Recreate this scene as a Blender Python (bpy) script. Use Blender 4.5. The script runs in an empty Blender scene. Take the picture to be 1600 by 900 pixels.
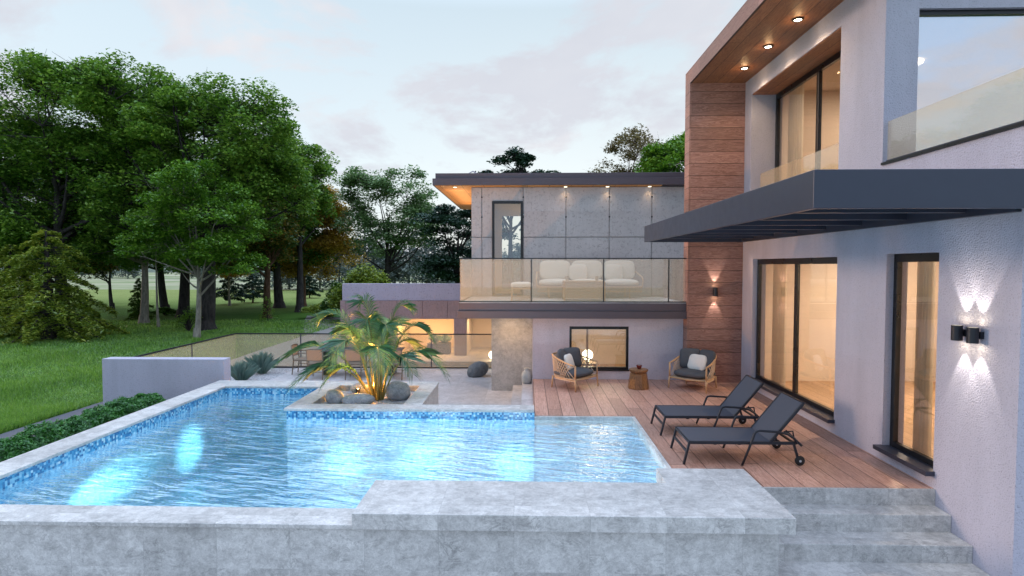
import bpy, math, random
import numpy as np
from mathutils import Vector, Matrix
SKYMIX, SKY_STR, SUN_E, EXPO = .85, .135, .6, 1.0
random.seed(7); RS = np.random.RandomState(11)
S = bpy.context.scene; COL = S.collection; PI = math.pi; R = math.radians

# ------------------------------------------------------------------ helpers
def wloc(o):
    v = Vector((0, 0, 0))
    while o is not None:
        v += o.location; o = o.parent
    return v

class MB:
    """collects shapes, build() links them as ONE mesh object"""
    def __init__(s): s.v = []; s.f = []
    def add(s, vs, fs):
        k = len(s.v); s.v += [tuple(p) for p in vs]; s.f += [tuple(i + k for i in f) for f in fs]; return s
    def box(s, x0, x1, y0, y1, z0, z1):
        x0, x1 = min(x0, x1), max(x0, x1); y0, y1 = min(y0, y1), max(y0, y1); z0, z1 = min(z0, z1), max(z0, z1)
        return s.add([(x0,y0,z0),(x1,y0,z0),(x1,y1,z0),(x0,y1,z0),(x0,y0,z1),(x1,y0,z1),(x1,y1,z1),(x0,y1,z1)],
                     [(0,3,2,1),(4,5,6,7),(0,1,5,4),(1,2,6,5),(2,3,7,6),(3,0,4,7)])
    def prism(s, poly, z0, z1):
        n = len(poly)
        return s.add([(x,y,z0) for x,y in poly] + [(x,y,z1) for x,y in poly],
                     [tuple(range(n-1,-1,-1)), tuple(range(n,2*n))] + [(i,(i+1)%n,n+(i+1)%n,n+i) for i in range(n)])
    def tube(s, pts, r, n=6, cap=True):
        pts = [Vector(p) for p in pts]; m = len(pts)
        rs = r if isinstance(r, (list, tuple)) else [r]*m
        t0 = (pts[1]-pts[0]).normalized()
        u = t0.orthogonal().normalized(); vs = []
        for i, p in enumerate(pts):
            t = (pts[min(i+1,m-1)] - pts[max(i-1,0)]).normalized()
            u = (u - t*u.dot(t)); u = u.normalized() if u.length > 1e-6 else t.orthogonal().normalized()
            w = t.cross(u)
            for k in range(n):
                a = 2*PI*k/n; vs.append(p + (u*math.cos(a) + w*math.sin(a))*rs[i])
        fs = [(i*n+k, i*n+(k+1)%n, (i+1)*n+(k+1)%n, (i+1)*n+k) for i in range(m-1) for k in range(n)]
        if cap: fs += [tuple(range(n-1,-1,-1)), tuple((m-1)*n+k for k in range(n))]
        return s.add(vs, fs)
    def bar(s, a, b, w, h):
        """square bar from a to b"""
        a, b = Vector(a), Vector(b); t = (b-a).normalized()
        ref = Vector((0,0,1)) if abs(t.z) < .95 else Vector((1,0,0))
        u = t.cross(ref).normalized(); q = u.cross(t)
        vs = [p + u*sx*w/2 + q*sz*h/2 for p in (a,b) for sx,sz in ((-1,-1),(1,-1),(1,1),(-1,1))]
        return s.add(vs, [(0,1,2,3),(7,6,5,4),(0,4,5,1),(1,5,6,2),(2,6,7,3),(3,7,4,0)])
    def lathe(s, prof, c=(0,0,0), n=24, axis='z'):
        m = len(prof); vs = []
        for r, z in prof:
            for k in range(n):
                a = 2*PI*k/n; p = (r*math.cos(a), r*math.sin(a), z)
                if axis == 'x': p = (p[2], p[0], p[1])
                if axis == 'y': p = (p[0], p[2], p[1])
                vs.append((c[0]+p[0], c[1]+p[1], c[2]+p[2]))
        fs = [(i*n+k, i*n+(k+1)%n, (i+1)*n+(k+1)%n, (i+1)*n+k) for i in range(m-1) for k in range(n)]
        fs += [tuple(range(n-1,-1,-1)), tuple((m-1)*n+k for k in range(n))]
        return s.add(vs, fs)
    def blob(s, c, size, e=2.0, n=20, m=12, noise=0, rot=None, seed=0, ez=None):
        """super-ellipsoid: e=2 round, larger = boxier"""
        ez = ez or e; rr = random.Random(seed); ph = [rr.uniform(0, 6.28) for _ in range(9)]
        sp = lambda x, p: math.copysign(abs(x)**p, x)
        vs = []
        for i in range(m+1):
            la = -PI/2 + PI*i/m
            for k in range(n):
                lo = 2*PI*k/n
                p = Vector((sp(math.cos(la),2/ez)*sp(math.cos(lo),2/e), sp(math.cos(la),2/ez)*sp(math.sin(lo),2/e), sp(math.sin(la),2/ez)))
                if noise:
                    f = 1 + noise*(math.sin(2.1*p.x*1.3+ph[0]+1.7*p.z)+math.sin(2.7*p.y+ph[1]+p.x)+.6*math.sin(4.3*p.z+3*p.x+ph[2])+.4*math.sin(6*p.y-5*p.x+ph[3]))/2
                    p = p*f
                p = Vector((p.x*size[0]/2, p.y*size[1]/2, p.z*size[2]/2))
                if rot is not None: p = rot @ p
                vs.append(p + Vector(c))
        fs = [(i*n+k, i*n+(k+1)%n, (i+1)*n+(k+1)%n, (i+1)*n+k) for i in range(m) for k in range(n)]
        return s.add(vs, fs)
    def build(s, name, mat, parent=None, smooth=False, bevel=0, world=False, seg=2):
        off = wloc(parent) if (parent is not None and world) else Vector((0,0,0))
        me = bpy.data.meshes.new(name)
        me.from_pydata([(p[0]-off.x, p[1]-off.y, p[2]-off.z) for p in s.v], [], s.f); me.update()
        o = bpy.data.objects.new(name, me); COL.objects.link(o)
        if mat: me.materials.append(mat)
        if smooth:
            me.polygons.foreach_set('use_smooth', [True]*len(me.polygons))
            if smooth == 'auto':
                md = o.modifiers.new('es', 'EDGE_SPLIT'); md.split_angle = R(40)
        if bevel:
            b = o.modifiers.new('b', 'BEVEL'); b.width = bevel; b.segments = seg; b.limit_method = 'ANGLE'; b.angle_limit = R(40)
        if parent is not None: o.parent = parent
        return o

def tag(o, label=None, cat=None, group=None, kind=None):
    if label: o['label'] = label
    if cat: o['category'] = cat
    if group: o['group'] = group
    if kind: o['kind'] = kind
    return o
def thing(name, label, cat, loc=(0,0,0), rz=0, group=None):
    o = bpy.data.objects.new(name, None); COL.objects.link(o); o.empty_display_size = .2
    o.location = loc; o.rotation_euler = (0,0,rz)
    return tag(o, label, cat, group)
def copy_tree(o, parent=None):
    c = o.copy(); COL.objects.link(c)
    if parent is not None: c.parent = parent
    for ch in list(o.children): copy_tree(ch, c)
    return c
def np_mesh(name, V, F, mat, parent=None, smooth=False):
    """fast mesh from numpy arrays; F (n,k)"""
    me = bpy.data.meshes.new(name); n, k = F.shape
    me.vertices.add(len(V)); me.vertices.foreach_set('co', np.ascontiguousarray(V, np.float32).ravel())
    me.loops.add(n*k); me.loops.foreach_set('vertex_index', np.ascontiguousarray(F, np.int32).ravel())
    me.polygons.add(n); me.polygons.foreach_set('loop_start', np.arange(0, n*k, k, dtype=np.int32))
    me.update(calc_edges=True); me.validate()
    if smooth: me.polygons.foreach_set('use_smooth', np.ones(n, bool))
    o = bpy.data.objects.new(name, me); COL.objects.link(o); me.materials.append(mat)
    if parent is not None: o.parent = parent
    return o

# ------------------------------------------------------------------ materials
class G:
    def __init__(s, name):
        s.m = bpy.data.materials.new(name); s.m.use_nodes = True; s.t = s.m.node_tree; s.t.nodes.clear()
        s.out = s.t.nodes.new('ShaderNodeOutputMaterial')
    def n(s, typ, ins=None, out=0, **kw):
        nd = s.t.nodes.new('ShaderNode'+typ)
        for k, v in kw.items(): setattr(nd, k, v)
        for k, v in (ins or {}).items():
            sk = nd.inputs[k]
            if isinstance(v, bpy.types.NodeSocket): s.t.links.new(v, sk)
            else:
                if isinstance(v, (tuple, list)) and sk.type == 'RGBA' and len(v) == 3: v = (*v, 1)
                sk.default_value = v
        return nd.outputs[out]
    def math(s, op, a, b=0.0, c=0.0): return s.n('Math', {0:a, 1:b, 2:c}, operation=op)
    def pos(s): return s.n('NewGeometry', out='Position')
    def xyz(s, v):
        nd = s.t.nodes.new('ShaderNodeSeparateXYZ'); s.t.links.new(v, nd.inputs[0]); return nd.outputs
    def comb(s, x, y, z): return s.n('CombineXYZ', {0:x, 1:y, 2:z})
    def noise(s, v, scale, detail=3, rough=.5, dist=0, out=0):
        return s.n('TexNoise', {'Vector':v, 'Scale':scale, 'Detail':detail, 'Roughness':rough, 'Distortion':dist}, out=out)
    def ramp(s, f, stops):
        nd = s.t.nodes.new('ShaderNodeValToRGB'); s.t.links.new(f, nd.inputs[0]); e = nd.color_ramp.elements
        while len(e) < len(stops): e.new(.5)
        for el, (p, c) in zip(e, stops): el.position = p; el.color = (*c, 1) if len(c) == 3 else c
        return nd.outputs[0]
    def mix(s, f, a, b, blend='MIX'):
        nd = s.t.nodes.new('ShaderNodeMix'); nd.data_type = 'RGBA'; nd.blend_type = blend
        for i, v in ((0,f),(6,a),(7,b)):
            if isinstance(v, bpy.types.NodeSocket): s.t.links.new(v, nd.inputs[i])
            else: nd.inputs[i].default_value = (*v,1) if isinstance(v,(tuple,list)) else v
        return nd.outputs[2]
    def bump(s, h, dist, strength=1): return s.n('Bump', {'Height':h, 'Distance':dist, 'Strength':strength})
    def pbr(s, color, rough=.6, bump=None, metal=0, spec=.5, **kw):
        i = {'Base Color':color, 'Roughness':rough, 'Metallic':metal, 'Specular IOR Level':spec}; i.update(kw)
        if bump is not None: i['Normal'] = bump
        return s.done(s.n('BsdfPrincipled', i))
    def done(s, sh): s.t.links.new(sh, s.out.inputs[0]); return s.m

def plain(name, c, rough=.5, metal=0, var=.12, scale=6, spec=.5):
    g = G(name); f = g.noise(g.n('TexCoord', out='Object'), scale, 4, .6)
    col = g.mix(f, tuple(x*(1-var) for x in c), tuple(min(1,x*(1+var)) for x in c))
    rr = g.math('MULTIPLY_ADD', f, .2, rough-.1)
    return g.pbr(col, rr, metal=metal, spec=spec)

def m_stucco(name, c, scale=56, dist=.010):
    g = G(name); p = g.pos()
    a = g.noise(p, scale, 3, .6); b = g.n('TexVoronoi', {'Vector':p, 'Scale':scale*.9}, out=0)
    h = g.math('ADD', g.math('MULTIPLY', a, .9), g.math('MULTIPLY', b, .5))
    big = g.noise(p, .7, 4, .6)
    col = g.mix(big, tuple(x*.93 for x in c), tuple(x*1.08 for x in c))
    pit = g.ramp(h, [(.40,(.66,.66,.68)),(.62,(1,1,1))]); st = g.noise(g.comb(g.math('MULTIPLY', g.xyz(p)[1], 3.0), g.math('MULTIPLY', g.xyz(p)[0], 3.0), g.math('MULTIPLY', g.xyz(p)[2], .5)), 1, 4, .6)
    col = g.mix(1.0, col, pit, 'MULTIPLY'); col = g.mix(1.0, col, g.ramp(st, [(.35,(.92,.92,.92)),(.6,(1,1,1))]), 'MULTIPLY')
    return g.pbr(col, .9, g.bump(h, dist, .9), spec=.2)

def m_stone(name, lo, hi, tile=.75, rough=.55):
    g = G(name); p = g.pos(); x = g.xyz(p)
    tid = g.comb(g.math('FLOOR', g.math('DIVIDE', g.math('ADD', x[0], .13), tile)), g.math('FLOOR', g.math('DIVIDE', g.math('ADD', x[1], .21), tile)), g.math('FLOOR', g.math('DIVIDE', g.math('ADD', x[2], 5.6), tile)))
    wn = g.n('TexWhiteNoise', {'Vector':tid}, noise_dimensions='3D'); 
    q = g.n('VectorMath', {0:p, 1:g.n('VectorMath', {0:tid, 1:(3.7,5.1,2.9)}, operation='MULTIPLY')}, operation='ADD')
    a = g.noise(q, 2.6, 10, .70, .5); b = g.noise(q, 10, 9, .78, .5); fine = g.noise(p, 60, 4, .75)
    sx = g.n('Mapping', {'Vector':q, 'Rotation':(.5,.4,.7), 'Scale':(1.0,3.2,1.6)})
    r1 = g.math('ABSOLUTE', g.math('SUBTRACT', g.noise(sx, 4.5, 9, .68, .9), .5))
    r2 = g.math('ABSOLUTE', g.math('SUBTRACT', g.noise(sx, 12, 7, .66, .7), .5))
    k = g.math('ADD', g.math('MULTIPLY', a, .40), g.math('MULTIPLY', b, .60))
    col = g.ramp(k, [(.40,lo),(.5,tuple((l*.5+h*.5) for l,h in zip(lo,hi))),(.60,hi)])
    msk = g.ramp(g.noise(q, 3.0, 5, .65), [(.42,(0,0,0)),(.62,(1,1,1))])
    v1 = g.math('MULTIPLY', g.ramp(r1, [(0,(.75,.75,.75)),(.03,(0,0,0))]), msk)
    v2 = g.math('MULTIPLY', g.ramp(r2, [(0,(.38,.38,.38)),(.035,(0,0,0))]), g.math('SUBTRACT', 1.0, msk))
    col = g.mix(v1, col, tuple(l*.60 for l in lo)); col = g.mix(v2, col, tuple(min(1,h*1.2) for h in hi))
    col = g.mix(g.ramp(fine, [(.36,(.4,.4,.4)),(.46,(0,0,0))]), col, tuple(l*.7 for l in lo))
    tone = g.math('MULTIPLY_ADD', wn, .18, .90)
    col = g.mix(1.0, col, g.comb(tone,tone,tone), 'MULTIPLY')
    jf = [g.math('PINGPONG', g.math('ADD', x[i], o_), tile/2) for i, o_ in ((0,.13),(1,.21))]
    nrm = g.xyz(g.n('NewGeometry', out='Normal'))
    jl = g.math('MAXIMUM', *[g.math('MULTIPLY', g.math('LESS_THAN', jf[i], .0028), g.math('LESS_THAN', g.math('ABSOLUTE', nrm[i]), .7)) for i in (0,1)])
    col = g.mix(g.math('MULTIPLY', jl, .25), col, tuple(l*.45 for l in lo))
    h = g.math('ADD', g.math('MULTIPLY', b, .7), g.math('MULTIPLY', fine, .3))
    return g.pbr(col, g.math('MULTIPLY_ADD', a, .3, rough-.15), g.bump(h, .009, .8), spec=.4)

def m_wood(name, along, across, w, c0, c1, c2, rough=.45, gap=.0045, off=0.0, seam=(.05,.025,.02), blen=3.1):
    g = G(name); x = g.xyz(g.pos()); ax = {'x':0,'y':1,'z':2}
    u, v = x[ax[along]], g.math('ADD', x[ax[across]], off); o = x[({0,1,2}-{ax[along],ax[across]}).pop()]
    t = g.math('DIVIDE', v, w); pid = g.math('FLOOR', t); fr = g.math('FRACT', t)
    r1 = g.n('TexWhiteNoise', {'W':pid}, noise_dimensions='1D')
    uu = g.math('ADD', u, g.math('MULTIPLY', r1, 37.0))
    bid = g.math('FLOOR', g.math('DIVIDE', uu, blen)); bf = g.math('FRACT', g.math('DIVIDE', uu, blen))
    r2 = g.n('TexWhiteNoise', {'Vector':g.comb(pid, bid, 0.0)}, noise_dimensions='3D')
    rx = g.math('MULTIPLY', r2, 23.0)
    cc = g.comb(g.math('MULTIPLY', uu, .9), g.math('ADD', g.math('MULTIPLY', v, 9.0), rx), g.math('MULTIPLY', o, 9.0))
    ring = g.noise(cc, 1.6, 5, .6, 1.1)
    band = g.math('FRACT', g.math('MULTIPLY', ring, 7.0)); band = g.math('ABSOLUTE', g.math('SUBTRACT', band, .5))
    fib = g.noise(g.comb(g.math('MULTIPLY', uu, 3.0), g.math('MULTIPLY', v, 110.0), g.math('MULTIPLY', o, 110.0)), 1, 3, .6)
    k = g.math('ADD', g.math('MULTIPLY', band, .9), g.math('MULTIPLY', fib, .55))
    col = g.ramp(k, [(.15,c0),(.5,c1),(.85,c2)])
    tone = g.math('MULTIPLY_ADD', r2, .34, .82)
    col = g.mix(1.0, col, g.comb(tone, tone, tone), 'MULTIPLY')
    e = g.math('MINIMUM', fr, g.math('SUBTRACT', 1.0, fr)); e2 = g.math('MULTIPLY', g.math('MINIMUM', bf, g.math('SUBTRACT', 1.0, bf)), blen/w)
    e = g.math('MINIMUM', e, e2)
    sm = g.math('LESS_THAN', e, gap/w)
    col = g.mix(sm, col, seam)
    h = g.math('SUBTRACT', g.math('MULTIPLY', k, .12), sm)
    return g.pbr(col, g.math('MULTIPLY_ADD', k, .15, rough-.05), g.bump(h, .004, .8), spec=.4)

def m_mosaic(name, cols, s=.034):
    g = G(name); x = g.xyz(g.pos())
    d = [g.math('DIVIDE', g.math('ADD', x[i], .0137), s) for i in range(3)]
    wn = g.n('TexWhiteNoise', {'Vector':g.comb(*[g.math('FLOOR', q) for q in d])}, noise_dimensions='3D')
    col = g.ramp(wn, cols)
    return g.pbr(col, .18, spec=.6)

def schlick(g, ior, nrm=None):
    f0 = ((ior-1)/(ior+1))**2
    lw = g.n('LayerWeight', {'Blend':.5, **({'Normal':nrm} if nrm is not None else {})}, out='Facing')
    return g.math('MULTIPLY_ADD', g.math('POWER', lw, 5.0), 1-f0, f0)
def m_glass(name, tint, veil=0, veilc=(.6,.55,.45), refl=1.0, ior=1.5):
    g = G(name)
    tr = g.n('BsdfTransparent', {0:tint}); gl = g.n('BsdfGlossy', {'Color':(1,1,1), 'Roughness':.0})
    if veil:
        df = g.n('MixShader', {0:.5, 1:g.n('BsdfDiffuse', {0:veilc}), 2:g.n('BsdfTranslucent', {0:veilc})})
        tr = g.n('MixShader', {0:veil, 1:tr, 2:df})
    fr = g.math('MINIMUM', g.math('MULTIPLY', schlick(g, ior), refl), 1.0)
    return g.done(g.n('MixShader', {0:fr, 1:tr, 2:gl}))

def m_emit(name, c, st): g = G(name); return g.done(g.n('Emission', {0:c, 1:st}))

def m_leaf(name, c1, c2, c3, trans=.34, scale=.55, gloss=.05):
    g = G(name); p = g.pos(); isl = g.n('NewGeometry', out='Random Per Island')
    k = g.math('ADD', g.math('MULTIPLY', g.noise(p, scale, 3, .6), .58), g.math('MULTIPLY', isl, .50))
    col = g.ramp(k, [(.28,c1),(.52,c2),(.8,c3)])
    sh = g.n('MixShader', {0:trans, 1:g.n('BsdfDiffuse', {0:col}), 2:g.n('BsdfTranslucent', {0:col})})
    sh = g.n('MixShader', {0:gloss, 1:sh, 2:g.n('BsdfGlossy', {'Color':(.8,.85,.9), 'Roughness':.45})})
    return g.done(sh)

def m_bark(name, c0, c1):
    g = G(name); p = g.pos(); x = g.xyz(p)
    f = g.noise(g.comb(g.math('MULTIPLY', x[0], 9.0), g.math('MULTIPLY', x[1], 9.0), g.math('MULTIPLY', x[2], 2.2)), 1, 6, .7, .6)
    return g.pbr(g.ramp(f, [(.3,c0),(.68,c1)]), .9, g.bump(f, .05, .9), spec=.15)

M = {}
M['stucco'] = m_stucco('stucco', (.54,.515,.595))
M['stucco_side'] = m_stucco('stucco_low_wall', (.47,.46,.55), 55)
M['stone'] = m_stone('grey_stone', (.38,.37,.36), (.68,.665,.645))
M['paver'] = m_stone('plaza_stone', (.42,.40,.405), (.62,.59,.60), .9)
M['stone_col'] = m_stone('column_stone', (.36,.345,.34), (.58,.55,.53), 5)
M['deck'] = m_wood('deck_boards', 'y', 'x', .25, (.30,.15,.11), (.50,.28,.21), (.62,.39,.31), .42, off=-.14+.25*4)
M['fin'] = m_wood('cladding_boards', 'x', 'z', .27, (.18,.085,.065), (.35,.175,.135), (.48,.27,.215), .5, off=2, blen=400)
M['fin_side'] = m_wood('cladding_edge', 'y', 'z', .27, (.19,.09,.065), (.34,.175,.135), (.42,.235,.185), .5, off=2)
M['fascia_wood'] = m_wood('fascia_boards', 'y', 'z', .30, (.19,.09,.065), (.34,.175,.135), (.42,.235,.185), .5, off=.07)
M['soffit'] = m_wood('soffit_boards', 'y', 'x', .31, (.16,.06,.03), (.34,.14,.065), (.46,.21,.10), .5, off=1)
M['soffit_wing'] = m_wood('wing_soffit', 'y', 'x', .6, (.48,.22,.07), (.58,.28,.095), (.64,.33,.12), .55)
M['dark'] = plain('anthracite_metal', (.052,.057,.082), .38, .35, .1)
M['black'] = plain('black_frame', (.008,.008,.010), .3, 0, .1)
M['blackmetal'] = plain('black_powder_coat', (.016,.018,.026), .42, .2, .15)
M['sling'] = plain('sling_mesh_fabric', (.055,.062,.085), .75, 0, .1, 80)
M['glass'] = m_glass('window_glass', (.93,.92,.88), refl=1.3, ior=1.75)
M['glass_big'] = m_glass('terrace_door_glass', (.80,.82,.84), refl=1.9, ior=3.6)
M['roof_glass'] = m_glass('canopy_roof_glass', (.42,.50,.62), .35, (.20,.28,.42))
M['lens_dim'] = m_emit('dim_downlight_glow', (1,.86,.6), 2.2)
_g = G('sheer_curtain'); M['curtain'] = _g.done(_g.n('MixShader', {0:.25, 1:_g.n('MixShader', {0:.6, 1:_g.n('BsdfDiffuse', {0:(.85,.79,.70,1)}), 2:_g.n('BsdfTranslucent', {0:(.85,.79,.70,1)})}), 2:_g.n('BsdfTransparent', {0:(1,1,1,1)})}))
M['dark_wing'] = plain('brown_grey_fascia', (.085,.068,.082), .45, .2, .1)
M['rail_glass'] = m_glass('veiled_rail_glass', (.97,.93,.86), .22, (.90,.79,.62))  # beige diffuse veil stands in for reflections on the panes
M['interior'] = plain('interior_plaster', (.68,.58,.50), .8, 0, .06, 1)
M['interior_dk'] = plain('interior_joinery', (.30,.20,.13), .6, 0, .2, 3)
M['interior_floor'] = m_wood('interior_floor_boards', 'y', 'x', .2, (.30,.18,.10), (.45,.29,.17), (.55,.37,.23), .35)
M['tile_band'] = m_mosaic('blue_mosaic', [(0,(.03,.13,.30)),(.3,(.045,.24,.48)),(.6,(.09,.38,.62)),(.85,(.28,.58,.74)),(1,(.50,.72,.80))])
M['basin'] = m_mosaic('basin_mosaic', [(0,(.34,.53,.68)),(.5,(.45,.63,.75)),(1,(.57,.72,.80))], .05)
M['cush_dark'] = plain('charcoal_fabric', (.085,.088,.098), .9, 0, .12, 30, .2)
M['cush_white'] = plain('off_white_fabric', (.72,.68,.63), .9, 0, .05, 20, .2)
M['rope'] = plain('sand_rope', (.55,.40,.28), .8, 0, .2, 30)
M['teak'] = plain('pale_teak', (.50,.30,.16), .55, 0, .25, 14)
M['stool_wood'] = m_wood('walnut_drum', 'z', 'x', .09, (.09,.04,.018), (.21,.10,.042), (.32,.16,.07), .45, gap=.001)
M['cane'] = plain('cane_webbing', (.55,.30,.17), .75, 0, .15, 40)
M['chair_wood'] = plain('weathered_chair_wood', (.20,.15,.105), .6, 0, .25, 20)
M['cup'] = plain('maroon_glaze', (.14,.02,.018), .2); M['cup_in'] = plain('cup_inside', (.5,.42,.34), .3)
M['paper'] = plain('paper_cup', (.42,.36,.30), .6); M['white'] = plain('white_paint', (.78,.78,.76), .5, 0, .04)
M['boulder'] = m_stone('river_boulder', (.19,.205,.225), (.46,.48,.50), 30, .7)
M['boulder_dk'] = m_stone('dark_boulder', (.07,.08,.09), (.22,.23,.24), 30, .7)
M['vase'] = m_stone('glazed_clay', (.38,.38,.37), (.52,.51,.49), 30, .5)
M['glow_warm'] = m_emit('lamp_warm_glow', (1,.75,.42), 9); M['glow_sphere'] = m_emit('globe_glow', (1,.86,.58), 6)
M['glow_cyan'] = m_emit('pool_lamp_glow', (.25,.9,1), 8); M['glow_down'] = m_emit('downlight_glow', (1,.86,.6), 14)
M['parapet'] = m_stucco('parapet_render', (.47,.42,.52), 20, .006)
M['rubber'] = plain('black_rubber', (.012,.012,.013), .7)
M['hub'] = plain('hub_plastic', (.5,.52,.55), .4)

def m_gravel():
    g = G('pale_gravel'); p = g.pos()
    nd = g.t.nodes.new('ShaderNodeTexVoronoi'); nd.inputs['Scale'].default_value = 32; g.t.links.new(p, nd.inputs['Vector'])
    bw = g.n('SeparateColor', {0:nd.outputs['Color']})
    col = g.ramp(bw, [(0,(.22,.22,.24)),(.5,(.40,.40,.42)),(1,(.60,.60,.62))])
    return g.pbr(col, .85, g.bump(g.math('SUBTRACT', 1.0, nd.outputs['Distance']), .02, 1.0), spec=.25)
M['gravel'] = m_gravel()

def m_concrete(name, c, streak=1.0):
    g = G(name); p = g.pos(); x = g.xyz(p)
    a = g.noise(p, 1.1, 6, .65, .3)
    st = g.noise(g.comb(g.math('MULTIPLY', x[0], 26.0), g.math('MULTIPLY', x[1], 26.0), g.math('MULTIPLY', x[2], 1.6)), 1, 4, .65)
    pit = g.noise(p, 16, 6, .75, .6)
    col = g.mix(a, tuple(q*.8 for q in c), tuple(q*1.18 for q in c))
    col = g.mix(g.math('MULTIPLY', g.ramp(st, [(.35,(1,1,1)),(.6,(0,0,0))]), .45*streak), col, tuple(q*.62 for q in c))
    col = g.mix(g.ramp(pit, [(.36,(.8,.8,.8)),(.47,(0,0,0))]), col, tuple(q*.55 for q in c))
    return g.pbr(col, .8, g.bump(g.math('ADD', st, pit), .006, .7), spec=.25)
M['concrete'] = m_concrete('board_concrete', (.47,.44,.445), .35)
M['clad'] = m_concrete('rose_clad_panel', (.40,.27,.27), .8)

def m_lawn():
    g = G('lawn_ground'); p = g.pos(); x = g.xyz(p)
    a = g.noise(p, .35, 5, .6); b = g.noise(p, 9, 5, .7); 
    col = g.ramp(g.math('ADD', g.math('MULTIPLY', a, .5), g.math('MULTIPLY', b, .5)), [(.3,(.035,.085,.012)),(.5,(.062,.15,.02)),(.7,(.10,.21,.032))])
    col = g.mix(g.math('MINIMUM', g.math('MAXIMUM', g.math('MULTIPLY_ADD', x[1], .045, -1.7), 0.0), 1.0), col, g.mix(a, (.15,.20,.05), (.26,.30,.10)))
    # worn leaf-strewn track crossing the grass
    tr = g.math('ABSOLUTE', g.math('SUBTRACT', x[1], g.math('MULTIPLY_ADD', x[0], .32, 30.6)))
    w = g.math('MULTIPLY', g.math('SUBTRACT', 1.0, g.math('MINIMUM', g.math('DIVIDE', tr, 1.6), 1.0)), g.math('GREATER_THAN', g.noise(p, 2.6, 6, .75), .49))
    col = g.mix(g.math('MULTIPLY', w, .75), col, (.20,.15,.09))
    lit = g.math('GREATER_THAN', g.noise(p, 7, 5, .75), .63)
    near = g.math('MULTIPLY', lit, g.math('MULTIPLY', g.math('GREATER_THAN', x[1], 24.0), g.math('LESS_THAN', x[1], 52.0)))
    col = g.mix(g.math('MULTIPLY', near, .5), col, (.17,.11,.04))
    return g.pbr(col, .95, g.bump(b, .06, 1.0), spec=.1)
M['lawn'] = m_lawn()
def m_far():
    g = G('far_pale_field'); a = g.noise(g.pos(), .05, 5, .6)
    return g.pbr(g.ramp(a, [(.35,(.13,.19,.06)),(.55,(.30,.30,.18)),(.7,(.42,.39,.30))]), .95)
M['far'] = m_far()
M['path'] = plain('asphalt_path', (.11,.11,.125), .9, 0, .25, 3)
M['drive'] = plain('pale_driveway', (.25,.235,.22), .9, 0, .2, 2)
M['soil'] = plain('bed_soil', (.045,.05,.028), .95, 0, .4, 6)
M['hillm'] = plain('hazy_hill', (.10,.13,.09), .95, 0, .3, .03)
M['bark_dark'] = m_bark('dark_bark', (.018,.016,.018), (.075,.065,.062))
M['bark_pale'] = m_bark('pale_bark', (.15,.13,.11), (.38,.35,.30))
M['bark_red'] = m_bark('red_brown_bark', (.05,.028,.018), (.16,.09,.06))
M['leaf_deep'] = m_leaf('deep_green_leaf', (.04,.115,.014), (.09,.20,.024), (.20,.34,.05))
M['leaf_mid'] = m_leaf('mid_green_leaf', (.055,.14,.014), (.13,.27,.026), (.29,.45,.06))
M['leaf_bright'] = m_leaf('bright_green_leaf', (.045,.13,.010), (.11,.26,.018), (.24,.42,.04))
M['leaf_olive'] = m_leaf('olive_green_leaf', (.09,.15,.016), (.22,.32,.035), (.42,.47,.06))
M['leaf_gold'] = m_leaf('golden_leaf', (.24,.15,.015), (.48,.30,.03), (.68,.46,.07), scale=.4)
M['leaf_turn'] = m_leaf('turning_leaf', (.03,.085,.012), (.09,.14,.02), (.34,.19,.035), scale=.35)
M['leaf_pale'] = m_leaf('pale_airy_leaf', (.09,.17,.06), (.17,.29,.10), (.30,.43,.18))
M['leaf_cedar'] = m_leaf('cedar_needle', (.010,.030,.016), (.022,.058,.030), (.05,.10,.05), .2)
M['leaf_hedge'] = m_leaf('hedge_leaf', (.022,.11,.016), (.05,.20,.03), (.10,.31,.055))
M['leaf_haze_grey'] = m_leaf('haze_tinted_leaf', (.06,.085,.07), (.09,.12,.10), (.14,.17,.14))  # distance haze is mixed into this leaf colour as grey
M['leaf_palm'] = m_leaf('palm_leaflet', (.018,.075,.026), (.036,.13,.042), (.085,.22,.07), .3, 2.0, .06)
M['palm_stem'] = plain('palm_stem', (.24,.21,.06), .5, 0, .25, 8)
M['fescue'] = m_leaf('blue_fescue', (.16,.30,.25), (.26,.42,.36), (.38,.54,.46), .4, 3.0)
M['blade'] = m_leaf('grass_blade', (.06,.17,.012), (.15,.34,.028), (.31,.52,.065), .35, .6, .08)

# ------------------------------------------------------------------ light helpers
def spot(name, loc, target, power, size=60, blend=.5, color=(1,1,1), r=.02, parent=None):
    l = bpy.data.lights.new(name, 'SPOT'); l.energy = power; l.spot_size = R(size); l.spot_blend = blend; l.color = color; l.shadow_soft_size = r
    o = bpy.data.objects.new(name, l); COL.objects.link(o)
    o.location = loc; o.rotation_euler = (Vector(target)-Vector(loc)).to_track_quat('-Z','Y').to_euler()
    if parent is not None: o.parent = parent; o.location = Vector(loc) - wloc(parent)
    return o
def area(name, loc, target, power, sx, sy, color=(1,1,1), parent=None):
    l = bpy.data.lights.new(name, 'AREA'); l.energy = power; l.shape = 'RECTANGLE'; l.size = sx; l.size_y = sy; l.color = color
    o = bpy.data.objects.new(name, l); COL.objects.link(o)
    o.location = loc; o.rotation_euler = (Vector(target)-Vector(loc)).to_track_quat('-Z','Y').to_euler()
    if parent is not None: o.parent = parent; o.location = Vector(loc) - wloc(parent)
    return o
WARM = (1,.68,.36)

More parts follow.
